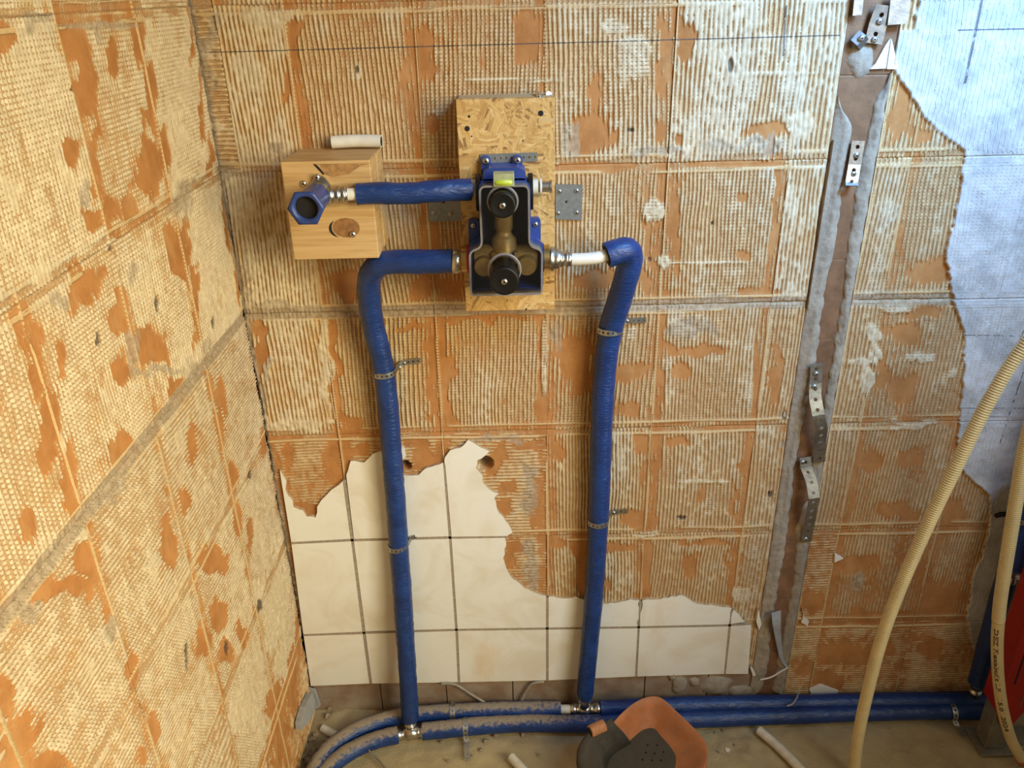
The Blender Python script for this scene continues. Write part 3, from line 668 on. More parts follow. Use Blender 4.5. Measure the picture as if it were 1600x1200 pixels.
# mortar ridges left and right of the slot: heightfield strips with scalloped edges
def ridge_strip(name, x0, x1, z0, z1, hgt, side, seed, crest):
    nz = int((z1 - z0) / .0035) + 1; nx = 15
    zs = np.linspace(z0, z1, nz); t = np.linspace(0, 1, nx); Tg, Zg = np.meshgrid(t, zs)
    lob = .55 * np.abs(np.sin(Zg * 92 + 2.5 * noise2(Zg * 9, Zg * 0, seed))) + .45 * noise2(Zg * 45, Zg * 0, seed + 1) + 1.3 * noise2(Zg * 9, Zg * 0, seed + 2)
    if side == 'L': xa = x0 + .0012 * noise2(Zg * 60, Zg * 0, seed + 3); xb = x1 + .0045 * lob
    else: xa = x0 - .0045 * lob; xb = x1 + .0015 * noise2(Zg * 60, Zg * 0, seed + 3)
    tp_ = sstep(z0, z0 + .02, Zg) * sstep(z1 + .002, z1 - .05, Zg + .006 * noise2(Zg * 80, Tg * 3, seed + 8)); xm = xa if side == 'L' else xb
    Xg = xm + ((xa + (xb - xa) * Tg) - xm) * (.12 + .88 * tp_)
    prof = np.clip(np.sin(np.pi * np.clip(Tg, 0, 1)), 0, 1) ** .45
    h = hgt * prof * (.75 + .25 * fbm(Xg * 60, Zg * 30, seed + 4, 3)) + crest * np.exp(-((Tg - .62) / .16) ** 2) * (.6 + .4 * noise2(Zg * 20, Zg * 0, seed + 5))
    h = h + .001 * noise2(Xg * 300, Zg * 200, seed + 6) * prof - .0005 * (1 - prof)
    vs = list(zip(Xg.ravel().tolist(), (-h).ravel().tolist(), Zg.ravel().tolist()))
    fs = [(j * nx + i, j * nx + i + 1, (j + 1) * nx + i + 1, (j + 1) * nx + i) for j in range(nz - 1) for i in range(nx - 1)]
    mb = MB(); mb.add(vs, fs, True); o = mb.build(name, M['mortar'], wall_back); return o
ridge_strip('mortar_ridge', 1.001, 1.031, .02, 1.335, .0055, 'L', 11, .004)['label'] = 'grey mortar ridge along the left side of the slot'
ridge_strip('mortar_ridge', 1.0595, 1.0825, .02, 1.368, .0095, 'R', 23, .002)['label'] = 'grey scalloped mortar ridge along the right side of the slot'
# mortar splashes in the slot: lump by the lower strap, hump at the top, a long flat sliver
def blob(name, c, rx, rz, h, mat, parent, seed, n=18):
    mb = MB(); vs = [(c.x, c.y - h, c.z)]; fs = []
    for q, (rr, hh) in enumerate([(.45, .9), (.8, .6), (1.0, 0.0)]):
        for k in range(n):
            a = 2 * math.pi * k / n; w = 1 + .28 * float(noise2(math.cos(a) * 1.9 + seed, math.sin(a) * 1.9, seed))
            vs.append((c.x + rx * rr * w * math.cos(a), c.y - h * hh * (1 + .3 * float(noise2(k * .7, q, seed))), c.z + rz * rr * w * math.sin(a)))
    for k in range(n):
        k2 = (k + 1) % n; fs.append((0, 1 + k, 1 + k2))
        for q in range(2): fs.append((1 + q * n + k, 1 + (q + 1) * n + k, 1 + (q + 1) * n + k2, 1 + q * n + k2))
    mb.add(vs, fs, True); return mb.build(name, mat, parent)
blob('mortar_lump', at(1258, 815, -.001), .018, .045, .009, M['mortar'], wall_back, 3)
blob('mortar_lump', at(1345, 95, -.001), .022, .028, .007, M['mortar'], wall_back, 5)
blob('mortar_lump', at(1225, 1010, -.001), .012, .06, .008, M['mortar'], wall_back, 7)
mb = MB(); q0, q1 = at(1304, 218), at(1262, 480)
mb.prism([(q1.x - .0025, q1.z), (q1.x + .0025, q1.z), (q0.x + .004, q0.z), (q0.x - .004, q0.z)], -.0085, -.002); mb.build('mortar_sliver', M['mortar'], wall_back)
for q, rx, rz, s in [((1060, 1070), .018, .03, 31), ((1085, 1065), .012, .016, 33), ((1120, 1070), .035, .03, 35), ((1155, 1080), .03, .022, 37), ((1050, 1055), .010, .018, 39)]:
    blob('mortar_splash', at(*q, -.001), rx, rz, .007, M['mortar'], wall_back, s)
# remains of white tile standing at the top of the slot and small glaze chips still bonded to the wall
def chip_poly(pts, y0, y1, name, mat, parent):
    poly = [(p.x, p.z) for p in (at(x, y, y0) for x, y in pts)]
    if sum(poly[k][0] * poly[(k + 1) % len(poly)][1] - poly[(k + 1) % len(poly)][0] * poly[k][1] for k in range(len(poly))) < 0: poly = poly[::-1]
    mb = MB(); mb.prism(poly, y0, y1); return mb.build(name, mat, parent)
chip_poly([(1393, 60), (1404, 108), (1386, 108)], -.006, .001, 'tile_remnant', M['tile'], wall_back)
chip_poly([(1383, 72), (1391, 60), (1384, 107), (1360, 108), (1368, 100)], -.006, .001, 'tile_remnant', M['tile'], wall_back)
chip_poly([(1305, 866), (1318, 873), (1304, 879)], -.006, .0, 'tile_remnant', M['tile'], wall_back)
chip_poly([(1253, 951), (1258, 966), (1264, 971), (1262, 978), (1252, 973), (1256, 962)], -.006, .0, 'tile_remnant', M['tile'], wall_back)
chip_poly([(1265, 1078), (1282, 1070), (1310, 1080), (1308, 1086), (1268, 1086)], -.004, .0, 'tile_remnant', M['tile'], wall_back)
chip_poly([(1185, 952), (1190, 975), (1186, 985), (1182, 972)], -.010, -.002, 'tile_remnant', M['tile'], wall_back)
chip_poly([(1176, 1044), (1181, 1055), (1177, 1057), (1173, 1046)], -.010, -.002, 'tile_remnant', M['tile'], wall_back)

# ------------------------------------------------------------------ small hardware helpers
def perf(name, path, wdir, width, parent, mat, pitch, hr, thick=.0012, skip=()):
    P = [Vector(p) for p in path]; L = [0]
    for i in range(1, len(P)): L.append(L[-1] + (P[i] - P[i - 1]).length)
    tot = L[-1]; n = max(1, int(round(tot / pitch))); W = wdir if callable(wdir) else (lambda d: Vector(wdir).normalized())
    def pos(d, v):
        d = min(max(d, 0), tot); j = 0
        while j < len(P) - 2 and L[j + 1] < d: j += 1
        t = (d - L[j]) / max(1e-9, L[j + 1] - L[j]); return P[j].lerp(P[j + 1], t) + W(d / tot) * v
    mb = MB(); st = tot / n
    for c in range(n):
        d0 = c * st; dc = d0 + st / 2; w = width / 2
        outer = [(d0, -w), (dc, -w), (d0 + st, -w), (d0 + st, 0), (d0 + st, w), (dc, w), (d0, w), (d0, 0)]
        vs = [pos(*o) for o in outer]
        if c in skip or hr <= 0:
            vs.append(pos(dc, 0)); mb.add(vs, [(8, k, (k + 1) % 8) for k in range(8)]); continue
        vs += [pos(dc + hr * math.cos(math.radians(225 + 45 * k)), hr * math.sin(math.radians(225 + 45 * k))) for k in range(8)]
        mb.add(vs, [(k, (k + 1) % 8, 8 + (k + 1) % 8, 8 + k) for k in range(8)])
    return mb.build(name, mat, parent, solid=thick)

def screw(c, axis, r, parent, name='screw', mat=None):
    c = Vector(c); ax = Vector(axis).normalized(); mb = MB()
    mb.lathe(c, ax, [(0, r), (r * .25, r), (r * .5, r * .82), (r * .62, r * .5)], 14)
    o = mb.build(name, mat or M['chrome'], parent)
    sl = MB(); sl.lathe(c + ax * r * .60, ax, [(0, r * .34), (r * .06, r * .34)], 6); 
    s = sl.build('screw_recess', M['dark'], None); 
    s.parent = o
    return o

FRONT = Vector((0, -1, 0))
# ------------------------------------------------------------------ strand board with the valve box
board = thing('strand_board', 'upright strand board panel on a timber backing, behind the blue valve box', 'board', (.475, 0, 1.01))
b0 = MB(); b0.box((.400, -.070, 1.010), (.5495, -.052, 1.350)); b0.build('strand_panel', M['osb'], board, bevel=.0008)
b1 = MB(); b1.box((.402, -.0515, 1.012), (.548, -.004, 1.3495)); b1.build('timber_backing', M['timber'], board, bevel=.0008)
for q, r in [((845, 177), .0042), ((730, 201), .0040), ((733, 182), .0020), ((822, 483), .0016), ((737, 213), .0012), ((817, 220), .0012)]:
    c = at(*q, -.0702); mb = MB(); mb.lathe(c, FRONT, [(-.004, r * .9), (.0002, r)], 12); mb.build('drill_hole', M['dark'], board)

clip = thing('wire_hook', 'small bent silver metal clip lying on top of the strand board', 'clip', at(848, 148, -.035))
pts = smooth_path([at(861, 149, -.03), at(850, 149, -.028), at(842, 151, -.045), at(838, 143, -.02), at(841, 152, -.060), at(845, 153, -.062)], 6)
MB().tube(pts, .0028, 8).build('bent_wire', M['chrome'], clip)
MB().lathe(at(857, 147.5, -.03), (.2, -1, .3), [(-.002, .0045), (.002, .0045)], 12).build('eyelet', M['zinc'], clip)

# nail plates behind the board
def nail_plate(label, pts, holes, scr):
    P = [at(x, y, -.0065) for x, y in pts]; t = thing('nail_plate', label, 'metal plate', P[-1], 'steel fixing plates beside the strand board')
    poly = [(p.x, p.z) for p in P]
    if sum(poly[k][0] * poly[(k + 1) % 4][1] - poly[(k + 1) % 4][0] * poly[k][1] for k in range(4)) < 0: poly = poly[::-1]
    MB().prism(poly, -.0065, -.0035).build('plate', M['zincdull'], t)
    for q in holes: MB().lathe(at(*q, -.0066), FRONT, [(-.001, .002), (.0004, .002)], 10).build('hole', M['dark'], t)
    for q in scr: screw(at(*q, -.0066), FRONT, .0036, t)
nail_plate('grey steel plate right of the strand board, all five fixings visible', [(868, 288), (910, 289), (909, 344), (868, 343)], [(885, 315)], [(874, 299), (901, 298), (872, 333), (901, 332)])
nail_plate('grey steel plate left of the strand board, half hidden by the blue pipe', [(668, 309), (742, 308), (742, 345), (671, 346)], [(693, 316)], [(677, 333), (704, 334)])

# --- concealed mixer box
vb = thing('valve_box', 'blue concealed mixer box with clear cover and two black knobs', 'valve box', (.47, -.07, 1.06))
YF = -.146
Tout = [(.4135, 1.0655), (.5255, 1.0655), (.5265, 1.137), (.507, 1.143), (.507, 1.236), (.4335, 1.236), (.4335, 1.143), (.4145, 1.137)]
Tr = rounded(Tout, [.006, .006, .009, .014, .010, .010, .014, .009], 5)
def ring(outer, inner, y0, y1):
    n = len(outer); mb = MB()
    vs = [(p[0], y0, p[1]) for p in outer] + [(p[0], y1, p[1]) for p in outer] + [(p[0], y0, p[1]) for p in inner] + [(p[0], y1, p[1]) for p in inner]
    fs = []
    for i in range(n):
        j = (i + 1) % n
        fs += [(i, i + n, j + n, j), (2 * n + i, 2 * n + j, 3 * n + j, 3 * n + i), (i, j, 2 * n + j, 2 * n + i), (n + i, 3 * n + i, 3 * n + j, n + j)]
    mb.add(vs, fs); return mb
hous = ring(offset_poly(Tr, .001), offset_poly(Tr, -.003), -.122, -.0715)
hous.build('housing', M['bluepl'], vb)
ring(offset_poly(Tr, .0035), offset_poly(Tr, -.002), -.112, -.106).build('housing_rib', M['bluepl'], vb)
ring(offset_poly(Tr, .0025), offset_poly(Tr, -.002), -.126, -.122).build('housing_rib', M['bluepl'], vb)
MB().prism(offset_poly(Tr, -.003), -.078, -.0718).build('back_plate', M['darkbox'], vb)
cover = ring(offset_poly(Tr, .0005), offset_poly(Tr, -.002), -.1462, -.126).build('cover', M['hazy'], vb)
ring(offset_poly(Tr, .0012), offset_poly(Tr, -.0016), -.1475, -.1460).build('cover_edge', plain('pale_cover_edge', (.24, .215, .20), .3), cover)
MB().prism(offset_poly(Tr, -.002), -.1455, -.1445).build('cover_window', M['clear'], cover)
# top shoulder of the housing and lugs
MB().prism(rounded([(.438, 1.236), (.503, 1.236), (.503, 1.250), (.492, 1.256), (.449, 1.256), (.438, 1.250)], .003, 3), -.112, -.0715).build('housing_shoulder', M['bluepl'], vb)
for lx in (.4425, .4915):
    mb = MB(); mb.prism(rounded([(lx - .0075, 1.240), (lx + .0075, 1.240), (lx + .0075, 1.268), (lx - .0075, 1.268)], [0, 0, .007, .007], 5), -.082, -.0742); lg = mb.build('lug', M['bluepl'], vb)
    screw((lx, -.082, 1.2605), FRONT, .0058, vb)
for lx, sg in ((.4195, -1), (.518, 1)):
    w = .0085
    mb = MB(); mb.prism(rounded([(lx - w, 1.128), (lx + w, 1.128), (lx + w, 1.170), (lx - w, 1.170)], [0, 0, .006, .006], 5), -.084, -.0715); mb.build('lug', M['bluepl'], vb)
    screw((lx, -.084, 1.1605), FRONT, .0046, vb)
# side collars
for x0, x1 in ((.4265, .4335), (.507, .514)):
    mb = MB(); mb.lathe((x0, -.098, 1.216), (1, 0, 0), [(0, .028), (x1 - x0, .028)], 24); mb.build('collar', M['blackpl'], vb)
# spirit level
lv = MB(); lv.box((.4545, -.151, 1.236), (.4855, -.128, 1.2545)); lvo = lv.build('level_vial', M['vialcase'], vb, bevel=.001)
mb = MB(); mb.lathe((.4575, -.1488, 1.2418), (1, 0, 0), [(0, .003), (.001, .0044), (.012, .0048), (.024, .0044), (.025, .003)], 14); mb.build('vial_tube', M['yellowgreen'], lvo)
mb = MB(); mb.lathe((.4690, -.1525, 1.2432), (1, 0, 0), [(0, .0006), (.003, .0016), (.008, .0016), (.011, .0006)], 10); mb.build('air_bubble', plain('bubble', (.78, .85, .30), .1), lvo)
# brass inside
mb = MB(); mb.lathe((.4675, -.100, 1.10), (0, 0, 1), [(0, .022), (.045, .020), (.048, .016), (.052, .0125), (.058, .0125), (.06, .0150), (.1, .0150)], 22); mb.build('brass_spindle', M['brassmatte'], vb)
mb = MB(); mb.lathe((.42, -.100, 1.112), (1, 0, 0), [(0, .020), (.018, .022), (.04, .018), (.06, .018), (.08, .022), (.1, .020)], 22); mb.build('brass_body', M['brassmatte'], vb)
for x in (.4355, .5025):
    mb = MB(); mb.lathe((x, -.118, 1.107), FRONT, [(-.02, .0155), (.014, .0155), (.016, .0145)], 28); mb.build('brass_plug', M['brassmatte'], vb)
    mb = MB(); mb.box((.448 if x < .47 else .484, -.128, 1.092), (.453 if x < .47 else .489, -.09, 1.128)); mb.build('brass_web', M['brassmatte'], vb)
# knobs
for z, y0, rr, nm in ((1.2135, -.175, .0195, 'upper'), (1.107, -.205, .0222, 'lower')):
    k = MB(); k.lathe((.4675, -.085, z), FRONT, [(0, rr * .82), (-.085 - y0 - .022, rr * .84), (-.085 - y0 - .018, rr), (-.085 - y0 - .003, rr), (-.085 - y0, rr * .93), (-.085 - y0 - .0008, rr * .80), (-.085 - y0 - .0008, .006)], 36)
    ko = k.build('knob', M['blackpl'], vb)
    g = MB(); g.lathe((.4675, YF - .0005, z), FRONT, [(0, rr + .0045), (.0022, rr + .0038), (.0022, rr + .0005), (0, rr + .0003)], 40, capa=False, capb=False); g.build('cover_sleeve', M['hazy'], cover)
    g = MB(); g.lathe((.4675, YF - .002, z), FRONT, [(-.0, rr + .0016), (.012 if nm == 'lower' else .008, rr + .0014)], 40, capa=False, capb=False); g.build('cover_collar', M['clear'], cover)
    screw((.4675, y0 + .0008, z), FRONT, .0052, ko, 'knob_screw')
# perforated strip on top
pst = thing('fixing_strip', 'short grey perforated steel strip screwed above the blue valve box', 'strip', (.44, -.0715, 1.262))
perf('perforated_band', [Vector((.4335, -.0725, 1.2625)), Vector((.5225, -.0725, 1.2635))], (0, 0, 1), .0135, pst, M['zincdull'], .0085, .0019)
# side ports
def port(parent, x, z, sgn, parts):
    for (nm, d0, d1, r, mt, n) in parts:
        mb = MB(); mb.lathe((x + sgn * d0, -.100, z), (sgn, 0, 0), [(0, r), (d1 - d0, r)], n, smooth=n > 8); mb.build(nm, M[mt], parent, bevel=.0006 if n <= 8 else 0)
port(vb, .4135, 1.1105, -1, [('hot_ring', 0, .006, .0230, 'redpl', 28), ('port_collar', .006, .0145, .0205, 'brass', 24)])
port(vb, .5265, 1.1105, 1, [('cold_ring', 0, .004, .0230, 'bluering', 28), ('port_collar', .004, .013, .0205, 'brass', 24)])
port(vb, .514, 1.2235, 1, [('port_nut', 0, .008, .012, 'whitepipe', 16), ('plug_stem', .008, .028, .0085, 'chrome', 16), ('plug_flange', .011, .014, .013, 'whitepipe', 20), ('plug_flange', .026, .029, .0105, 'chrome', 20)])
port(vb, .4265, 1.2235, -1, [('port_nut', 0, .007, .013, 'whitepipe', 20)])

# ------------------------------------------------------------------ pine block with the wall elbow
blk = thing('pine_block', 'square laminated pine block with a big knot, fixed to the wall by the corner', 'wood block', (.205, 0, 1.122))
MB().box((.1365, -.121, 1.122), (.2705, -.060, 1.2735)).build('block_front', M['pine'], blk, bevel=.0015)
MB().box((.1385, -.0595, 1.123), (.2715, -.004, 1.2725)).build('block_rear', M['pine'], blk, bevel=.0012)
kc = at(541, 356, -.1212)
kb = MB(); kb.add([(kc.x, -.1216, kc.z)] + [(kc.x + .021 * math.cos(a * .314), -.1213, kc.z + .0155 * math.sin(a * .314)) for a in range(20)], [(0, 1 + k, 1 + (k + 1) % 20) for k in range(20)], True)
kb.build('knot', M['knot'], blk)
cr = MB(); n = 10
for k in range(n + 1):
    a = math.radians(140 + 95 * k / n); w = .0042 * math.sin(math.pi * k / n)
    cr.v += [(kc.x + .0225 * math.cos(a), -.1217, kc.z + .018 * math.sin(a)), (kc.x + (.0225 + w) * math.cos(a), -.1217, kc.z + (.018 + w) * math.sin(a))]
for k in range(n): cr.f.append((2 * k, 2 * k + 1, 2 * k + 3, 2 * k + 2)); cr.sm.append(False)
cr.build('knot_crack', M['dark'], blk)
k2 = [at(x, y, -.1214) for x, y in [(490, 256), (500, 258), (507, 272), (520, 277), (545, 272), (565, 258), (580, 256)]]
kb = MB(); kb.add(k2, [tuple(range(len(k2)))[::-1]]); kb.build('knot', plain('pale_knot', (.47, .245, .085), .6, var=.2, scale=90), blk)
kk = [at(x, y, -.1217) for x, y in [(489, 256), (494, 257), (501, 264), (507, 272), (505, 273), (498, 266)]]
kb = MB(); kb.add(kk, [tuple(range(len(kk)))[::-1]]); kb.build('knot_crack', M['dark'], blk)
for q, r in [((474, 287), .0052), ((551, 366), .0052)]: screw(at(*q, -.1212), FRONT, r, blk)

elb = thing('wall_elbow', 'metal wall elbow with a blue hexagonal plug, screwed to the pine block', 'pipe fitting', (.19, -.121, 1.22))
ec = Vector((.190, -.121, 1.226))
MB().prism(rounded([(.176, 1.208), (.206, 1.208), (.209, 1.238), (.199, 1.2525), (.188, 1.2525), (.176, 1.240)], .005, 4), -.1265, -.1213).build('flange', M['chrome'], elb)
screw(at(495, 277, -.127), FRONT, .005, elb)
screw(at(506, 320, -.127), FRONT, .004, elb)
MB().lathe(ec, FRONT, [(0, .0165), (.03, .0165)], 24).build('elbow_body', M['chrome'], elb)
hx = MB(); hx.lathe(ec + FRONT * .022, FRONT, [(0, .0190), (.028, .0200), (.040, .0205), (.064, .0215), (.068, .0248), (.074, .0250), (.074, .0170), (.030, .0160)], 36, capa=True, capb=True)
# squash the mouth into a hexagon
nv = []
for v in hx.v:
    d = Vector(v) - ec; r = math.hypot(d.x, d.z); a = math.atan2(d.z, d.x)
    if -d.y > .083 and r > .0225:
        k = math.cos(math.pi / 6) / math.cos(((a + math.pi / 6 + .52) % (math.pi / 3)) - math.pi / 6); r *= k * 1.06
    nv.append((ec.x + r * math.cos(a), v[1], ec.z + r * math.sin(a)))
hx.v = nv; hx.build('hexagonal_plug', M['bluepl'], elb)
MB().lathe(ec + FRONT * .086, FRONT, [(0, .0164), (.001, .0164)], 24).build('plug_bore', M['dark'], elb)  # dark disc near the mouth paints the shade inside the plug
pa, pb = Vector((.205, -.140, 1.2265)), Vector((.257, -.137, 1.2275)); dr_ = (pb - pa).normalized()
MB().lathe(pa, dr_, [(0, .0095), (.004, .0125), (.009, .0125), (.0095, .0105), (.014, .0105), (.0145, .013), (.019, .013), (.0195, .0105), (.023, .0105), (.0235, .0128), (.028, .0128), (.0285, .0098), (.031, .0098)], 20).build('press_sleeve', M['chrome'], elb)

# white offcut on top of the block
wp = at(520, 221, -.012); wq = at(597, 221, -.012)
oc = thing('pipe_offcut', 'short white plastic pipe offcut lying on top of the pine block', 'pipe offcut', ((wp.x + wq.x) / 2, -.02, 1.2735))
zo = 1.2735 + .0105
MB().tube(smooth_path([(wp.x, -.020, zo), ((wp.x + wq.x) / 2, -.018, zo + .001), (wq.x, -.020, zo)], 6), .0100, 20, cap=True).build('tube', M['whitepipe'], oc)
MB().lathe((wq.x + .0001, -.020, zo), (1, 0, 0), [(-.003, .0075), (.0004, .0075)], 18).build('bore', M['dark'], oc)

# ------------------------------------------------------------------ pipes
def sleeve(pts, r, step=.006, wob=.05, seed=0, endtaper=True):
    P = resample(smooth_path(pts, 10), step); n = len(P)
    R = [r * (1 + .03 * float(noise2(i * .12, seed, 3))) for i in range(n)]
    mb = MB(); mb.tube(P, R, 22, True, wob, seed); return mb
def joint_rings(name, a, b_, prof, parent, mat='chrome'):
    a = Vector(a); b_ = Vector(b_); d = (b_ - a); L = d.length
    mb = MB(); mb.lathe(a, d, [(t * L, r) for t, r in prof], 20); return mb.build(name, M[mat], parent)

# outlet pipe between elbow and box
op = thing('outlet_pipe', 'short level blue sleeved pipe joining the pine block to the valve box', 'pipe', (.34, -.12, 1.22))
MB().tube([(.234, -.1385, 1.2270), (.27, -.134, 1.2262)], .0092, 18).build('inner_pipe', M['whitepipe'], op)
sleeve([at(557, 303, -.132), at(600, 302, -.128), at(640, 302, -.124), at(690, 298, -.116), at(735, 296, -.104)], .0168, wob=.05, seed=3).build('sleeve', M['blue'], op)
MB().lathe((.4045, -.101, 1.2235), (1, 0, 0), [(0, .0115), (.015, .0115)], 18).build('end_fitting', M['chrome'], op)

# left riser
tl = onfloor(642, 1142, .024)
lr = thing('riser_pipe', 'left blue sleeved riser pipe running down over the white tiles', 'pipe', (tl.x, tl.y, .03), 'blue risers from the valve box to the floor')
lp = [at(707, 408, -.100), at(660, 409, -.098), at(620, 409, -.094), at(594, 413, -.088), at(578, 432, -.075), at(577, 465, -.060), at(585, 515, -.042), at(598, 570, -.030), at(607, 640, -.028), at(613, 720, -.028), at(619, 790, -.028), at(623, 850, -.028), at(629, 930, -.036), at(634, 1010, -.048), at(638, 1070, -.058), at(641, 1122, -.066)]
sleeve(lp, .0195, wob=.045, seed=9).build('sleeve', M['blue'], lr)
joint_rings('union_nut', at(706, 408, -.100), at(721, 409, -.100), [(0, .0165), (.15, .0195), (.7, .0195), (1, .016)], lr)
ta, tb = at(640, 1114, -.066), Vector((tl.x, tl.y, .026))
joint_rings('press_sleeve', ta, tb, [(0, .010), (.35, .010), (.36, .0135), (.5, .0135), (.52, .011), (.62, .011), (.63, .0135), (.76, .0135), (.78, .0105), (1, .0105)], lr)

# right riser
tr_ = onfloor(912, 1108, .034)
rr_ = thing('riser_pipe', 'right blue sleeved riser pipe with a bare white stretch at its top', 'pipe', (tr_.x, tr_.y, .03), 'blue risers from the valve box to the floor')
rp = [at(948, 399, -.092), at(966, 393, -.088), at(980, 391, -.082), at(985, 406, -.074), at(978, 435, -.066), at(966, 475, -.052), at(955, 512, -.038), at(947, 560, -.030), at(942, 620, -.028), at(939, 700, -.028), at(936, 790, -.028), at(933, 850, -.028), at(928, 930, -.030), at(921, 1010, -.036), at(916, 1060, -.040), at(914, 1090, -.042)]
P = resample(smooth_path(rp, 10), .006); n = len(P)
R = [.0215 * (1 - .12 * (i / n)) * (1 + .02 * float(noise2(i * .12, 1, 3))) for i in range(n)]
R[-1] *= .8; R[-2] *= .9; R[-3] *= .96
MB().tube(P, R, 22, True, .03, 12).build('sleeve', M['blue'], rr_)
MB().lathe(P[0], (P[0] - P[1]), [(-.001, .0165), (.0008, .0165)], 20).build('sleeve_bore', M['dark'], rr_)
MB().tube(smooth_path([at(884, 405, -.100), at(905, 405, -.099), at(930, 403, -.096), at(950, 398, -.091), at(965, 394, -.088)], 6), .0098, 18).build('inner_pipe', M['whitepipe'], rr_)
joint_rings('union_nut', at(859, 404, -.100), at(874, 405, -.100), [(0, .0195), (.45, .0195), (.5, .0165), (1, .0155)], rr_)
joint_rings('press_sleeve', at(872, 405, -.100), at(893, 405, -.100), [(0, .011), (.1, .0128), (.3, .0128), (.32, .0112), (.5, .0112), (.52, .0128), (.72, .0128), (.74, .0112), (1, .0112)], rr_)
joint_rings('press_sleeve', at(914, 1086, -.042), Vector((tr_.x, tr_.y, .034)), [(0, .010), (.3, .0135), (.6, .0135), (.65, .0105), (1, .0105)], rr_)

# floor pipes
def fl(pts, z): return [onfloor(x, y, z) for x, y in pts]
fp = thing('floor_pipe', 'rear blue sleeved pipe along the foot of the wall, with the right tee', 'pipe', (.7, -.03, 0), 'pair of blue pipes along the floor')
fq = thing('floor_pipe', 'front blue sleeved pipe on the floor, with the left tee', 'pipe', (.7, -.07, 0), 'pair of blue pipes along the floor')
ZB, ZF = .034, .022
sleeve([Vector((1.56, -.032, .036))] + fl([(1500, 1094), (1400, 1095), (1250, 1098), (1100, 1101), (1020, 1104), (938, 1108)], ZB), .0185, wob=.03, seed=21).build('sleeve', M['bluedust'], fp)
sleeve(fl([(876, 1108), (830, 1109), (780, 1110), (720, 1112), (655, 1116), (605, 1124), (560, 1140), (525, 1161), (500, 1187), (482, 1222), (470, 1260)], .028) + [Vector((.045, -.42, .026)), Vector((.05, -.8, .022)), Vector((.06, -1.3, .022))], .0185, wob=.035, seed=22).build('sleeve', M['bluedust'], fp)
a, b_ = onfloor(868, 1108, .031), onfloor(940, 1108, .034)
MB().tube([a, a.lerp(b_, .45)], .0100, 16).build('inner_pipe', M['whitepipedust'], fp)
joint_rings('tee_fitting', a.lerp(b_, .33), b_, [(0, .0115), (.06, .0135), (.18, .0135), (.2, .011), (.3, .011), (.32, .0145), (.62, .0145), (.64, .0115), (.76, .0115), (.78, .0135), (.95, .0135), (1, .010)], fp)
sleeve([Vector((1.56, -.07, .023))] + fl([(1520, 1111), (1400, 1112), (1250, 1117), (1100, 1123), (1000, 1128), (900, 1131), (830, 1130), (760, 1133), (700, 1139), (660, 1143)], ZF), .0190, wob=.03, seed=25).build('sleeve', M['bluedust'], fq)
sleeve(fl([(622, 1148), (595, 1154), (565, 1165), (535, 1182), (510, 1205), (495, 1235)], ZF) + [Vector((.105, -.42, .022)), Vector((.11, -.8, .022)), Vector((.12, -1.3, .022))], .0190, wob=.035, seed=26).build('sleeve', M['bluedust'], fq)
a, b_ = onfloor(617, 1149, .022), onfloor(665, 1142, .022)
joint_rings('tee_fitting', a, b_, [(0, .0115), (.05, .0135), (.22, .0135), (.24, .011), (.34, .011), (.36, .0150), (.72, .0150), (.74, .0115), (.82, .0115), (.84, .0135), (.96, .0135), (1, .010)], fq)

# straps
def pipe_strap(label, pxy, yc, R, zr, tail=.042, parent_y=-.0035):
    c = at(*pxy, yc); t = thing('pipe_strap', label, 'pipe strap', (c.x, 0, c.z), 'perforated straps holding the risers')
    pts = []
    for k in range(0, 15):
        a = math.radians(175 + 180 * k / 14); pts.append(Vector((c.x + R * math.cos(a), c.y + R * math.sin(a), c.z - zr * .5 + zr * .35 * k / 14)))
    pts.append(Vector((c.x + R + .004, -.010, c.z)))
    pts.append(Vector((c.x + R + .014, -.0065, c.z + zr * .25)))
    pts.append(Vector((c.x + R + tail, -.0060, c.z + zr * .5)))
    perf('perforated_band', pts, (0, 0, 1), .0105, t, M['zinc'], .0090, .0022, .0009)
    screw((c.x + R + .012, -.0075, c.z + zr * .2), FRONT, .0034, t)
    return t
pipe_strap('upper strap on the left riser', (601, 578), -.030, .0208, .012)
pipe_strap('lower strap on the left riser, over the white tiles', (622, 850), -.028, .0208, .010, .036)
pipe_strap('upper strap on the right riser', (953, 513), -.038, .0226, .002, .046)
pipe_strap('lower strap on the right riser', (935, 812), -.028, .0212, .006, .040)
def floor_strap(label, pxy, z, R, tail, skew=0.0):
    c = onfloor(*pxy, z); t = thing('pipe_strap', label, 'pipe strap', (c.x, c.y, 0), 'perforated straps holding the floor pipes')
    pts = [Vector((c.x - skew, c.y - R - tail, .006)), Vector((c.x - skew * .4, c.y - R - .006, .007))]
    for k in range(0, 11):
        a = math.radians(200 - 150 * k / 10); pts.append(Vector((c.x, c.y + R * math.cos(a), c.z + R * math.sin(a))))
    perf('perforated_band', pts, (1, 0, 0), .0115, t, M['zinc'], .0105, .0024, .0009); return t
floor_strap('strap over the rear floor pipe, left of the tee', (708, 1112), .028, .0195, .0)
floor_strap('strap over the front floor pipe with a long tail on the floor', (728, 1136), .022, .0200, .055, -.006)
floor_strap('strap over the front floor pipe near the red frame', (1486, 1112), .022, .0200, .035, -.01)

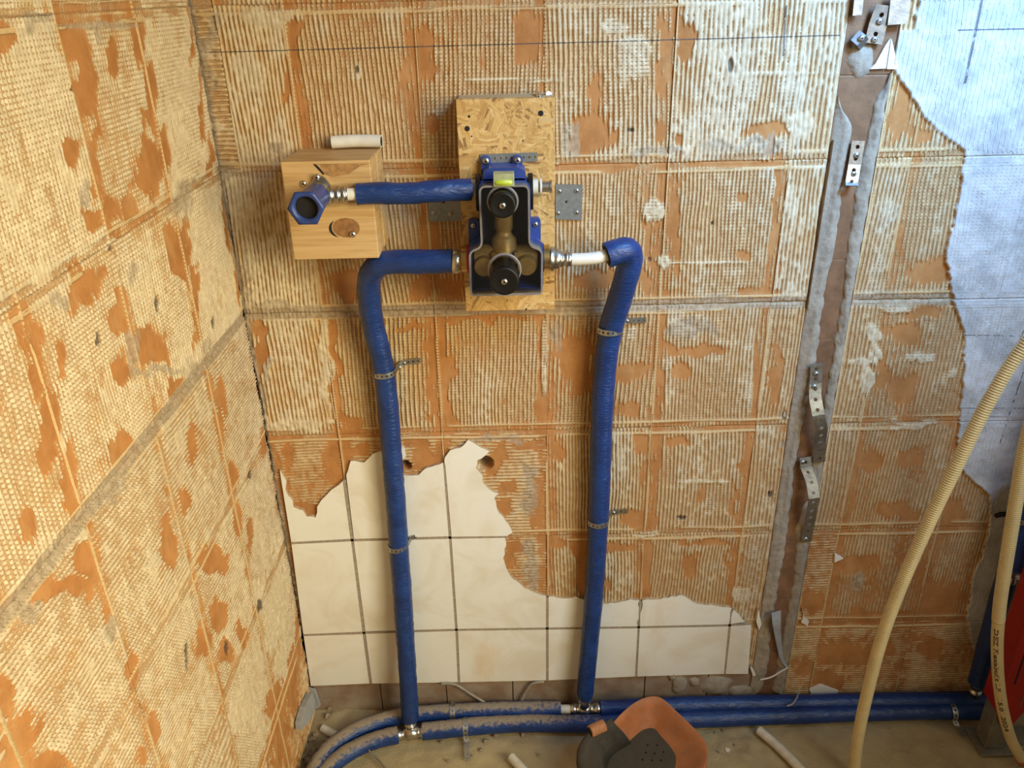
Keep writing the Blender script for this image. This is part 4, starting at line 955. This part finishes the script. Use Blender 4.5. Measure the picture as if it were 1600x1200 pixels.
# ------------------------------------------------------------------ galvanised straps in the slot
def slot_strap(label, pts, width, pitch=.016, hr=.0032, scr=(), skip=()):
    P = [at(x, y, yy) for x, y, yy in pts]; t = thing('wall_tie', label, 'metal strap', P[-1], 'galvanised straps left in the wall slot')
    d = (P[-1] - P[0]).normalized(); wd = d.cross(FRONT).normalized()
    perf('strap_plate', resample(P, .006) if len(P) > 2 else P, wd, width, t, M['zinc'], pitch, hr, .0014, skip)
    for q in scr: screw(at(q[0], q[1], q[2]), FRONT, .0048, t, 'nail_head', M['zinc'])
    return t
slot_strap('bright metal strap nailed high in the slot, upper end bent', [(1341, 220, -.006), (1335, 258, -.008), (1330, 286, -.013), (1331, 291, -.020)], .021, .020, .0035, [(1338, 243, -.0085), (1333, 272, -.0105)])
slot_strap('long crumpled metal strap in the middle of the slot', [(1276, 568, -.012), (1274, 600, -.014), (1273, 620, -.020), (1279, 650, -.032), (1284, 670, -.030), (1281, 690, -.018), (1280, 722, -.012)], .0225, .021, .0038, [(1275, 584, -.015), (1272, 604, -.017)])
slot_strap('bowed metal strap below the crumpled one in the slot', [(1258, 714, -.008), (1259, 730, -.012), (1268, 752, -.022), (1272, 778, -.034), (1268, 800, -.030), (1263, 825, -.014), (1259, 846, -.008)], .0215, .022, .0034, [(1254, 722, -.012), (1259, 842, -.011)])
slot_strap('tilted wide metal strap at the top of the slot', [(1383, 8, -.012), (1372, 36, -.010), (1364, 68, -.009)], .028, .022, .0036, [(1374, 34, -.012), (1366, 62, -.011)])
slot_strap('square metal tab at the top edge beside the plaster', [(1408, -12, -.014), (1402, 38, -.014)], .030, .030, 0)
slot_strap('small folded metal scrap below the tilted strap', [(1336, 55, -.010), (1345, 62, -.016), (1350, 70, -.008)], .018, .018, 0, [(1346, 60, -.016)])
slot_strap('vertical metal edge strip cut by the upper frame edge', [(1343, -14, -.012), (1339, 24, -.012)], .014, .03, 0)
# torn sheet low in the slot
tp = thing('torn_strip', 'torn grey strip dangling low in the slot', 'scrap', at(1215, 1000, -.01))
sp_ = [at(1213, 956, -.020), at(1214, 975, -.022), at(1216, 995, -.012), at(1222, 1030, -.010), at(1232, 1044, -.012)]
perf('strip', resample(smooth_path(sp_, 5), .006), lambda t: Vector((1, .25, .1)).normalized() * (1.0 - .75 * t), .022, tp, M['greychip'], .02, 0, .0012)

# loose wire ends
def wire(label, pts, r, mat='greychip', name='wire_end'):
    P = [p if isinstance(p, Vector) else at(*p) for p in pts]; t = thing(name, label, 'wire', P[0])
    MB().tube(smooth_path(P, 6), r, 8).build('strand', M[mat], t); return t
wire('thin pale wire bent over the slot near the floor', [(1188, 1062, -.03), (1205, 1058, -.028), (1222, 1048, -.018), (1231, 1043, -.012)], .0018, 'whitepipedust')
wire('short grey wire hook hanging over the blue floor pipes', [Vector((at(1248, 1083, -.012))), onfloor(1244, 1092, .058), onfloor(1238, 1100, .056), onfloor(1230, 1103, .054)], .0020)
wire('dark thin rod leaning at the bottom left of the floor', [onfloor(576, 1172, .022), onfloor(590, 1186, .012), onfloor(605, 1204, .006)], .0022, 'steel', 'metal_rod')
wire('flat pale cable strip hanging off the base tiles left of the tee', [(690, 1068, -.012), (712, 1070, -.012), (735, 1084, -.012), (758, 1098, -.014)], .0030, 'mortar', 'cable_strip')
wire('short pale cable strip on the base tiles near the middle', [(850, 1065, -.010), (832, 1068, -.010), (822, 1080, -.010), (815, 1094, -.012)], .0032, 'mortar', 'cable_strip')

# ------------------------------------------------------------------ cream conduits
def corrugated(P, r, pitch, amp):
    Q = resample(P, pitch / 4); R = [r + amp * (1 if (i % 4) in (1, 2) else -1) for i in range(len(Q))]
    mb = MB(); mb.tube(Q, R, 14, True); return mb
ca = thing('flexible_conduit', 'long corrugated cream conduit arching from the right edge to the floor', 'conduit', onfloor(1335, 1200, 0), 'cream conduits on the right')
pa = smooth_path([at(1690, 440, -.20), at(1600, 540, -.20), at(1542, 632, -.205), at(1497, 722, -.21), at(1455, 808, -.21), at(1412, 905, -.21), at(1380, 990, -.21), at(1357, 1075, -.205), at(1341, 1150, -.20), at(1335, 1205, -.20), at(1332, 1240, -.22)], 10)
corrugated(pa, .0100, .0044, .0015).build('corrugated_tube', M['conduit'], ca)
cb = thing('flexible_conduit', 'cream conduit near the red frame, corrugated above and printed below', 'conduit', onfloor(1590, 1190, 0), 'cream conduits on the right')
pb1 = [at(1625, 610, -.20), at(1603, 695, -.20), at(1588, 780, -.20), at(1575, 860, -.20), at(1564, 930, -.20), at(1560, 970, -.20)]
pb2 = [at(1560, 970, -.20), at(1558, 1010, -.20), at(1560, 1060, -.20), at(1567, 1110, -.20), at(1580, 1155, -.20), at(1597, 1186, -.20)]
full = smooth_path(pb1 + pb2[1:], 10); cut = len(smooth_path(pb1, 10))
corrugated(full[:cut], .0100, .0044, .0015).build('corrugated_tube', M['conduit'], cb)
low_ = resample(full[cut - 1:], .004)
MB().tube(low_, .0108, 18).build('smooth_tube', M['conduit'], cb)
dend = (low_[-1] - low_[-2]).normalized()
MB().lathe(low_[-1] - dend * .004, dend, [(0, .0135), (.010, .0140), (.012, .012)], 18).build('end_ring', M['orange'], cb)
MB().tube([low_[-1] + dend * .004, low_[-1] + dend * .03 + Vector((.012, 0, -.004)), low_[-1] + Vector((.07, -.01, -.035))], .0085, 14).build('pipe_end', M['whitepipe'], cb)
# printed lettering wrapped on the tube
cu = bpy.data.curves.new('print', 'FONT'); cu.body = 'DEZ Flexabuilt LF   15.01.2024'; cu.size = .0105; cu.resolution_u = 2; cu.offset = .00035
to = bpy.data.objects.new('print', cu); COL.objects.link(to); bpy.context.view_layer.update()
tm = bpy.data.meshes.new_from_object(to.evaluated_get(bpy.context.evaluated_depsgraph_get()))
bpy.data.objects.remove(to)
Ls = [0]
for i in range(1, len(low_)): Ls.append(Ls[-1] + (low_[i] - low_[i - 1]).length)
xmax = max(v.co.x for v in tm.vertices); i0 = .012; span = Ls[-1] * .70; sc_ = span / xmax
camv = Vector(CAM.tolist())
for v in tm.vertices:
    d = i0 + v.co.x * sc_; j = 0
    while j < len(low_) - 2 and Ls[j + 1] < d: j += 1
    tt = (d - Ls[j]) / (Ls[j + 1] - Ls[j]); p = low_[j].lerp(low_[j + 1], tt); tg = (low_[j + 1] - low_[j]).normalized()
    dv = (camv - p); dv = (dv - tg * dv.dot(tg)).normalized(); rt_ = dv.cross(tg)
    ph = (v.co.y - .0045) / .0108 - .12
    v.co = p + (dv * math.cos(ph) + rt_ * math.sin(ph)) * .01105
tm.materials.clear(); tm.materials.append(M['ink'])
po = bpy.data.objects.new('printed_lettering', tm); COL.objects.link(po); po.parent = cb; po['kind'] = 'stuff'; po.matrix_parent_inverse = Matrix.Translation(-cb.location)

# ------------------------------------------------------------------ red installation frame and the pipe beside it
fr = thing('installation_frame', 'red steel mounting frame on a bare metal foot at the right edge', 'frame', (1.51, -.14, 0))
fb = onfloor(1545, 1172, 0)
x0, y0 = fb.x - .012, fb.y
MB().box((x0, y0 - .002, .0075), (x0 + .040, y0 + .038, .16)).build('foot_tube', M['steel'], fr, bevel=.002)
MB().box((x0 - .014, y0 - .018, .0015), (x0 + .125, y0 + .055, .0072)).build('foot_plate', M['steel'], fr, bevel=.001)
MB().lathe((x0 + .082, y0 + .004, .0072), (0, 0, 1), [(0, .012), (.004, .012), (.0045, .0085), (.012, .0085)], 6, smooth=False).build('foot_bolt', M['chrome'], fr)
rl = MB(); rl.prism([(x0 - .006, .125), (x0 + .012, .085), (x0 + .040, .085), (x0 + .055, .125), (x0 + .16, .125), (x0 + .16, 1.15), (x0 - .006, 1.15)], y0 - .006, y0 - .003); rp_ = rl.build('frame_panel', M['red'], fr)
MB().box((x0 - .006, y0 - .003, .125), (x0 - .003, y0 + .045, 1.15)).build('frame_flange', M['red'], fr)
for (a, c_, z0_, z1_, mt) in [(.012, .015, .20, .30, 'dark'), (.052, .0535, .19, .29, 'zinc'), (.040, .0415, .135, .17, 'zinc')]:
    MB().box((x0 + a, y0 - .0068, z0_), (x0 + c_, y0 - .0058, z1_)).build('slot', M[mt], rp_)
bp = thing('supply_pipe', 'upright blue sleeved pipe behind the cream conduit at the right edge', 'pipe', (1.54, -.04, 0))
sleeve([at(1578, 890, -.045), at(1560, 945, -.042), at(1543, 1010, -.040), at(1528, 1066, -.038)], .0205, wob=.02, seed=31).build('sleeve', M['blue'], bp)
joint_rings('press_sleeve', at(1529, 1062, -.038), at(1520, 1092, -.036), [(0, .010), (.2, .0135), (.35, .0135), (.37, .0105), (.5, .0105), (.52, .0135), (.66, .0135), (.7, .0105), (1, .0105)], bp)
bp2 = thing('supply_pipe', 'short thick blue pipe end cut by the right frame edge above the red panel', 'pipe', at(1590, 840, -.07))
sleeve([at(1620, 740, -.07), at(1606, 790, -.07), at(1592, 840, -.07), at(1582, 885, -.07)], .0225, wob=.02, seed=33).build('sleeve', M['blue'], bp2)
joint_rings('press_sleeve', at(1582, 883, -.07), at(1574, 908, -.07), [(0, .011), (.2, .0135), (.4, .0135), (.42, .011), (.6, .011), (.62, .0145), (1, .0145)], bp2)
joint_rings('branch_fitting', at(1577, 900, -.07), at(1622, 916, -.07), [(0, .012), (.3, .013), (.31, .0105), (.5, .0105), (.51, .013), (.7, .013), (.71, .0105), (1, .0105)], bp2)
c = at(1592, 806, -.07)
pts = [Vector((c.x + .0238 * math.cos(math.radians(175 + 190 * k / 12)), c.y + .0238 * math.sin(math.radians(175 + 190 * k / 12)), c.z)) for k in range(13)]
st = thing('pipe_strap', 'strap around the cut blue pipe at the right frame edge', 'pipe strap', c, 'perforated straps holding the risers')
perf('perforated_band', pts, (0, 0, 1), .011, st, M['zinc'], .009, .0024, .0009)
cs = thing('cable_stub', 'short black cable stub poking out of the plaster by the right conduit', 'cable', at(1556, 805, -.004))
MB().tube([at(1556, 806, -.006), at(1563, 804, -.012), at(1575, 803, -.014)], .0048, 12).build('stub', M['blackpl'], cs)

# ------------------------------------------------------------------ orange knee pad
kp = thing('knee_pad', 'orange rubber knee pad with grey foam lining lying open on the floor', 'knee pad', onfloor(1010, 1190, 0))
rim = [(958, 1131, .075), (972, 1116, .085), (990, 1101, .088), (1008, 1092, .088), (1024, 1090, .088), (1038, 1096, .086), (1056, 1113, .080), (1078, 1134, .073), (1096, 1154, .066), (1104, 1172, .060), (1100, 1196, .050), (1088, 1216, .045), (1060, 1240, .040), (1000, 1256, .040), (940, 1250, .045), (915, 1215, .055), (908, 1180, .065), (925, 1152, .070), (945, 1140, .073)]
RM = [onfloor(x, y, z + .022) for x, y, z in rim]
inn = [(985, 1157), (993, 1150), (1003, 1142), (1011, 1139), (1018, 1138), (1025, 1141), (1033, 1151), (1043, 1162), (1052, 1174), (1056, 1184), (1054, 1200), (1046, 1212), (1030, 1228), (995, 1240), (960, 1232), (945, 1212), (945, 1190), (958, 1174), (972, 1165)]
IN = [onfloor(x, y, .054 - (y - 1138) * .00026) for x, y in inn]
cen = sum(RM, Vector()) / len(RM)
n = len(RM)
def spline_closed(Q, sub=4):
    out = []
    for i in range(len(Q)):
        a, b_, c, d = Q[i - 1], Q[i], Q[(i + 1) % len(Q)], Q[(i + 2) % len(Q)]
        for k in range(sub):
            t = k / sub; out.append(.5 * ((2 * b_) + (c - a) * t + (2 * a - 5 * b_ + 4 * c - d) * t * t + (-a + 3 * b_ - 3 * c + d) * t ** 3))
    return out
RS, IS = spline_closed(RM), spline_closed(IN); n = len(RS); sh = MB(); vs = []; fs = []
layers = []
for t in (1.0, .75, .5, .25, 0.0):
    layers.append([IS[i].lerp(RS[i], t) + Vector((0, 0, -.004 * math.sin(math.pi * t))) for i in range(n)])
outl = [RS[i] + (RS[i] - cen) * .025 + Vector((0, 0, .001)) for i in range(n)]
outm = [RS[i] + (RS[i] - cen) * .03 - Vector((0, 0, .02)) for i in range(n)]
outb = [Vector((IS[i].x * .9 + RS[i].x * .1, IS[i].y * .9 + RS[i].y * .1, .004)) for i in range(n)]
rows = [outb, outm, outl] + layers
for r_ in rows: vs += r_
for j in range(len(rows) - 1):
    for i in range(n):
        i2 = (i + 1) % n; fs.append((j * n + i, j * n + i2, (j + 1) * n + i2, (j + 1) * n + i))
sh.add(vs, fs, True); sh.add(layers[-1], [tuple(range(n))]); sh.build('shell', M['orange'], kp)
fm = MB(); fm.add([p + Vector((0, 0, .001)) for p in IS] + [p + Vector((0, 0, -.006)) for p in IS], [tuple(range(n))] + [(i, (i + 1) % n, n + (i + 1) % n, n + i) for i in range(n)]); fmo = fm.build('foam_liner', M['foam'], kp)
for q in [(1012, 1164), (1027, 1164), (1009, 1176), (1023, 1177), (1037, 1175), (1004, 1187), (1019, 1188), (1033, 1188)]:
    c = onfloor(*q, .0552 - (q[1] - 1138) * .00026); MB().lathe(c, (0, 0, 1), [(-.001, .0022), (.0003, .0022)], 8).build('vent_hole', M['dark'], fmo)
# thick foam lining folded over the left rim
i0_, i1_ = 12 * 4 + 2, 18 * 4 + 3
fv = MB(); rws = []
for t, up in ((-.06, .003), (.2, .010), (.5, .013), (.8, .013), (1.0, .011), (1.06, .006), (1.07, -.008)):
    rws.append([IS[i % n].lerp(RS[i % n], t) + Vector((0, 0, up)) for i in range(i0_, i1_ + 1)])
w_ = len(rws[0]); fv.add([q for r_ in rws for q in r_], [(j * w_ + i, j * w_ + i + 1, (j + 1) * w_ + i + 1, (j + 1) * w_ + i) for j in range(len(rws) - 1) for i in range(w_ - 1)], True)
fv.build('foam_lining', M['foam'], kp, solid=-.006)
sa, sb = onfloor(922, 1143, .112), onfloor(944, 1133, .114); sd = sb - sa
MB().tube([sa, sa + sd * .5, sb], .0125, 16).build('strap_roll', M['orangedust'], kp)
MB().lathe(sa - sd * .02, sd * -1, [(-.001, .0085), (.0012, .0085)], 14).build('roll_opening', M['dark'], kp)

# ------------------------------------------------------------------ loose pieces on the floor
def floor_tube(label, p, q, r=.0095, bend=0.0):
    a, b_ = onfloor(*p, r + .002), onfloor(*q, r + .002); mid = (a + b_) / 2 + Vector((-(b_ - a).y, (b_ - a).x, 0)) * bend
    t = thing('pipe_offcut', label, 'pipe offcut', (mid.x, mid.y, 0), 'white pipe offcuts on the floor')
    MB().tube(smooth_path([a, mid, b_], 8), r, 18).build('tube', M['whitepipedust'], t)
    d = (a - b_).normalized()
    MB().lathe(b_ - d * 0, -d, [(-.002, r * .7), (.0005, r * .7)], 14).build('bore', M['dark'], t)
floor_tube('longest white pipe offcut on the floor, right of the knee pad', (1186, 1141), (1262, 1214), .0100, .03)
floor_tube('short white pipe offcut on the floor in front of the blue pipes', (799, 1183), (821, 1207), .0098)
floor_tube('white pipe offcut in the rubble by the left corner', (504, 1138), (526, 1150), .0092)

def chunk(name, label, cat, p, size, mat, seed, grp, flat=.55):
    rnd = random.Random(seed); bm = bmesh.new()
    for k in range(14):
        v = Vector((rnd.gauss(0, 1), rnd.gauss(0, 1), rnd.gauss(0, 1))).normalized() * rnd.uniform(.8, 1.1); bm.verts.new((v.x * size, v.y * size * .8, v.z * size * flat))
    bmesh.ops.convex_hull(bm, input=bm.verts[:]); bmesh.ops.delete(bm, geom=[v for v in bm.verts if not v.link_faces], context='VERTS')
    me = bpy.data.meshes.new(name); bm.to_mesh(me); bm.free(); me.materials.append(mat)
    o = bpy.data.objects.new(name, me); COL.objects.link(o); zmin = min(v.co.z for v in me.vertices)
    o.location = (p.x, p.y, p.z - zmin); o.rotation_euler = (0, 0, rnd.uniform(0, 6)); return tag(o, label, cat, grp)
for i, (x, y, s, z) in enumerate([(488, 1158, .013, .004), (500, 1166, .012, .004), (480, 1150, .011, .006), (494, 1150, .009, .010), (476, 1168, .012, .002), (488, 1178, .014, .001), (500, 1180, .009, .001), (484, 1190, .013, .001), (474, 1184, .010, .001), (508, 1158, .007, .006), (512, 1120, .008, .010), (515, 1108, .006, .014)]):
    chunk('mortar_chip', 'grey mortar chip in the rubble heap by the left corner', 'rubble', onfloor(x, y, z), s, M['chip'], i, 'rubble chips in the left corner', .5)
for i, (x, y, s) in enumerate([(775, 1150, .010), (760, 1160, .008), (818, 1147, .011), (750, 1172, .006), (842, 1180, .005), (1130, 1143, .006), (1118, 1146, .005), (1148, 1165, .005), (1160, 1178, .004), (1122, 1176, .005), (690, 1160, .006), (700, 1190, .006), (735, 1184, .007)]):
    chunk('mortar_crumb', 'small mortar crumb scattered on the floor in front of the pipes', 'rubble', onfloor(x, y, -.001), s, M['chip'], 40 + i, 'crumbs on the open floor', .5)
for i, (x, y, s) in enumerate([(1136, 1172, .008), (1012, 1172, .003)][:1]):
    chunk('glaze_chip', 'white glaze splinter on the floor between knee pad and offcut', 'rubble', onfloor(x, y, -.001), s, M['chipwhite'], 70 + i, None, .35)
# grey plaster flake leaning at the foot of the left wall
fk = [onleft(x, y, .004) for x, y in [(479, 1082), (484, 1095), (482, 1115), (472, 1132), (462, 1140), (461, 1128), (468, 1104)]]
mb = MB(); off = Vector((.012, 0, 0)); k = len(fk)
mb.add(fk + [p + off for p in fk], [tuple(range(k)), tuple(range(2 * k - 1, k - 1, -1))] + [(i, k + i, k + (i + 1) % k, (i + 1) % k) for i in range(k)])
tag(mb.build('plaster_flake', M['greychip']), 'grey plaster flake leaning against the foot of the left wall', 'plaster')
fk = [at(x, y, -.012) for x, y in [(483, 1078), (492, 1080), (500, 1104), (488, 1112), (482, 1100)]]
mb = MB(); off = Vector((0, .008, 0)); k = len(fk)
mb.add(fk + [p + off for p in fk], [tuple(range(k)), tuple(range(2 * k - 1, k - 1, -1))] + [(i, k + i, k + (i + 1) % k, (i + 1) % k) for i in range(k)])
tag(mb.build('plaster_flake', M['greychip']), 'small grey plaster flake wedged in the corner below the white tiles', 'plaster')
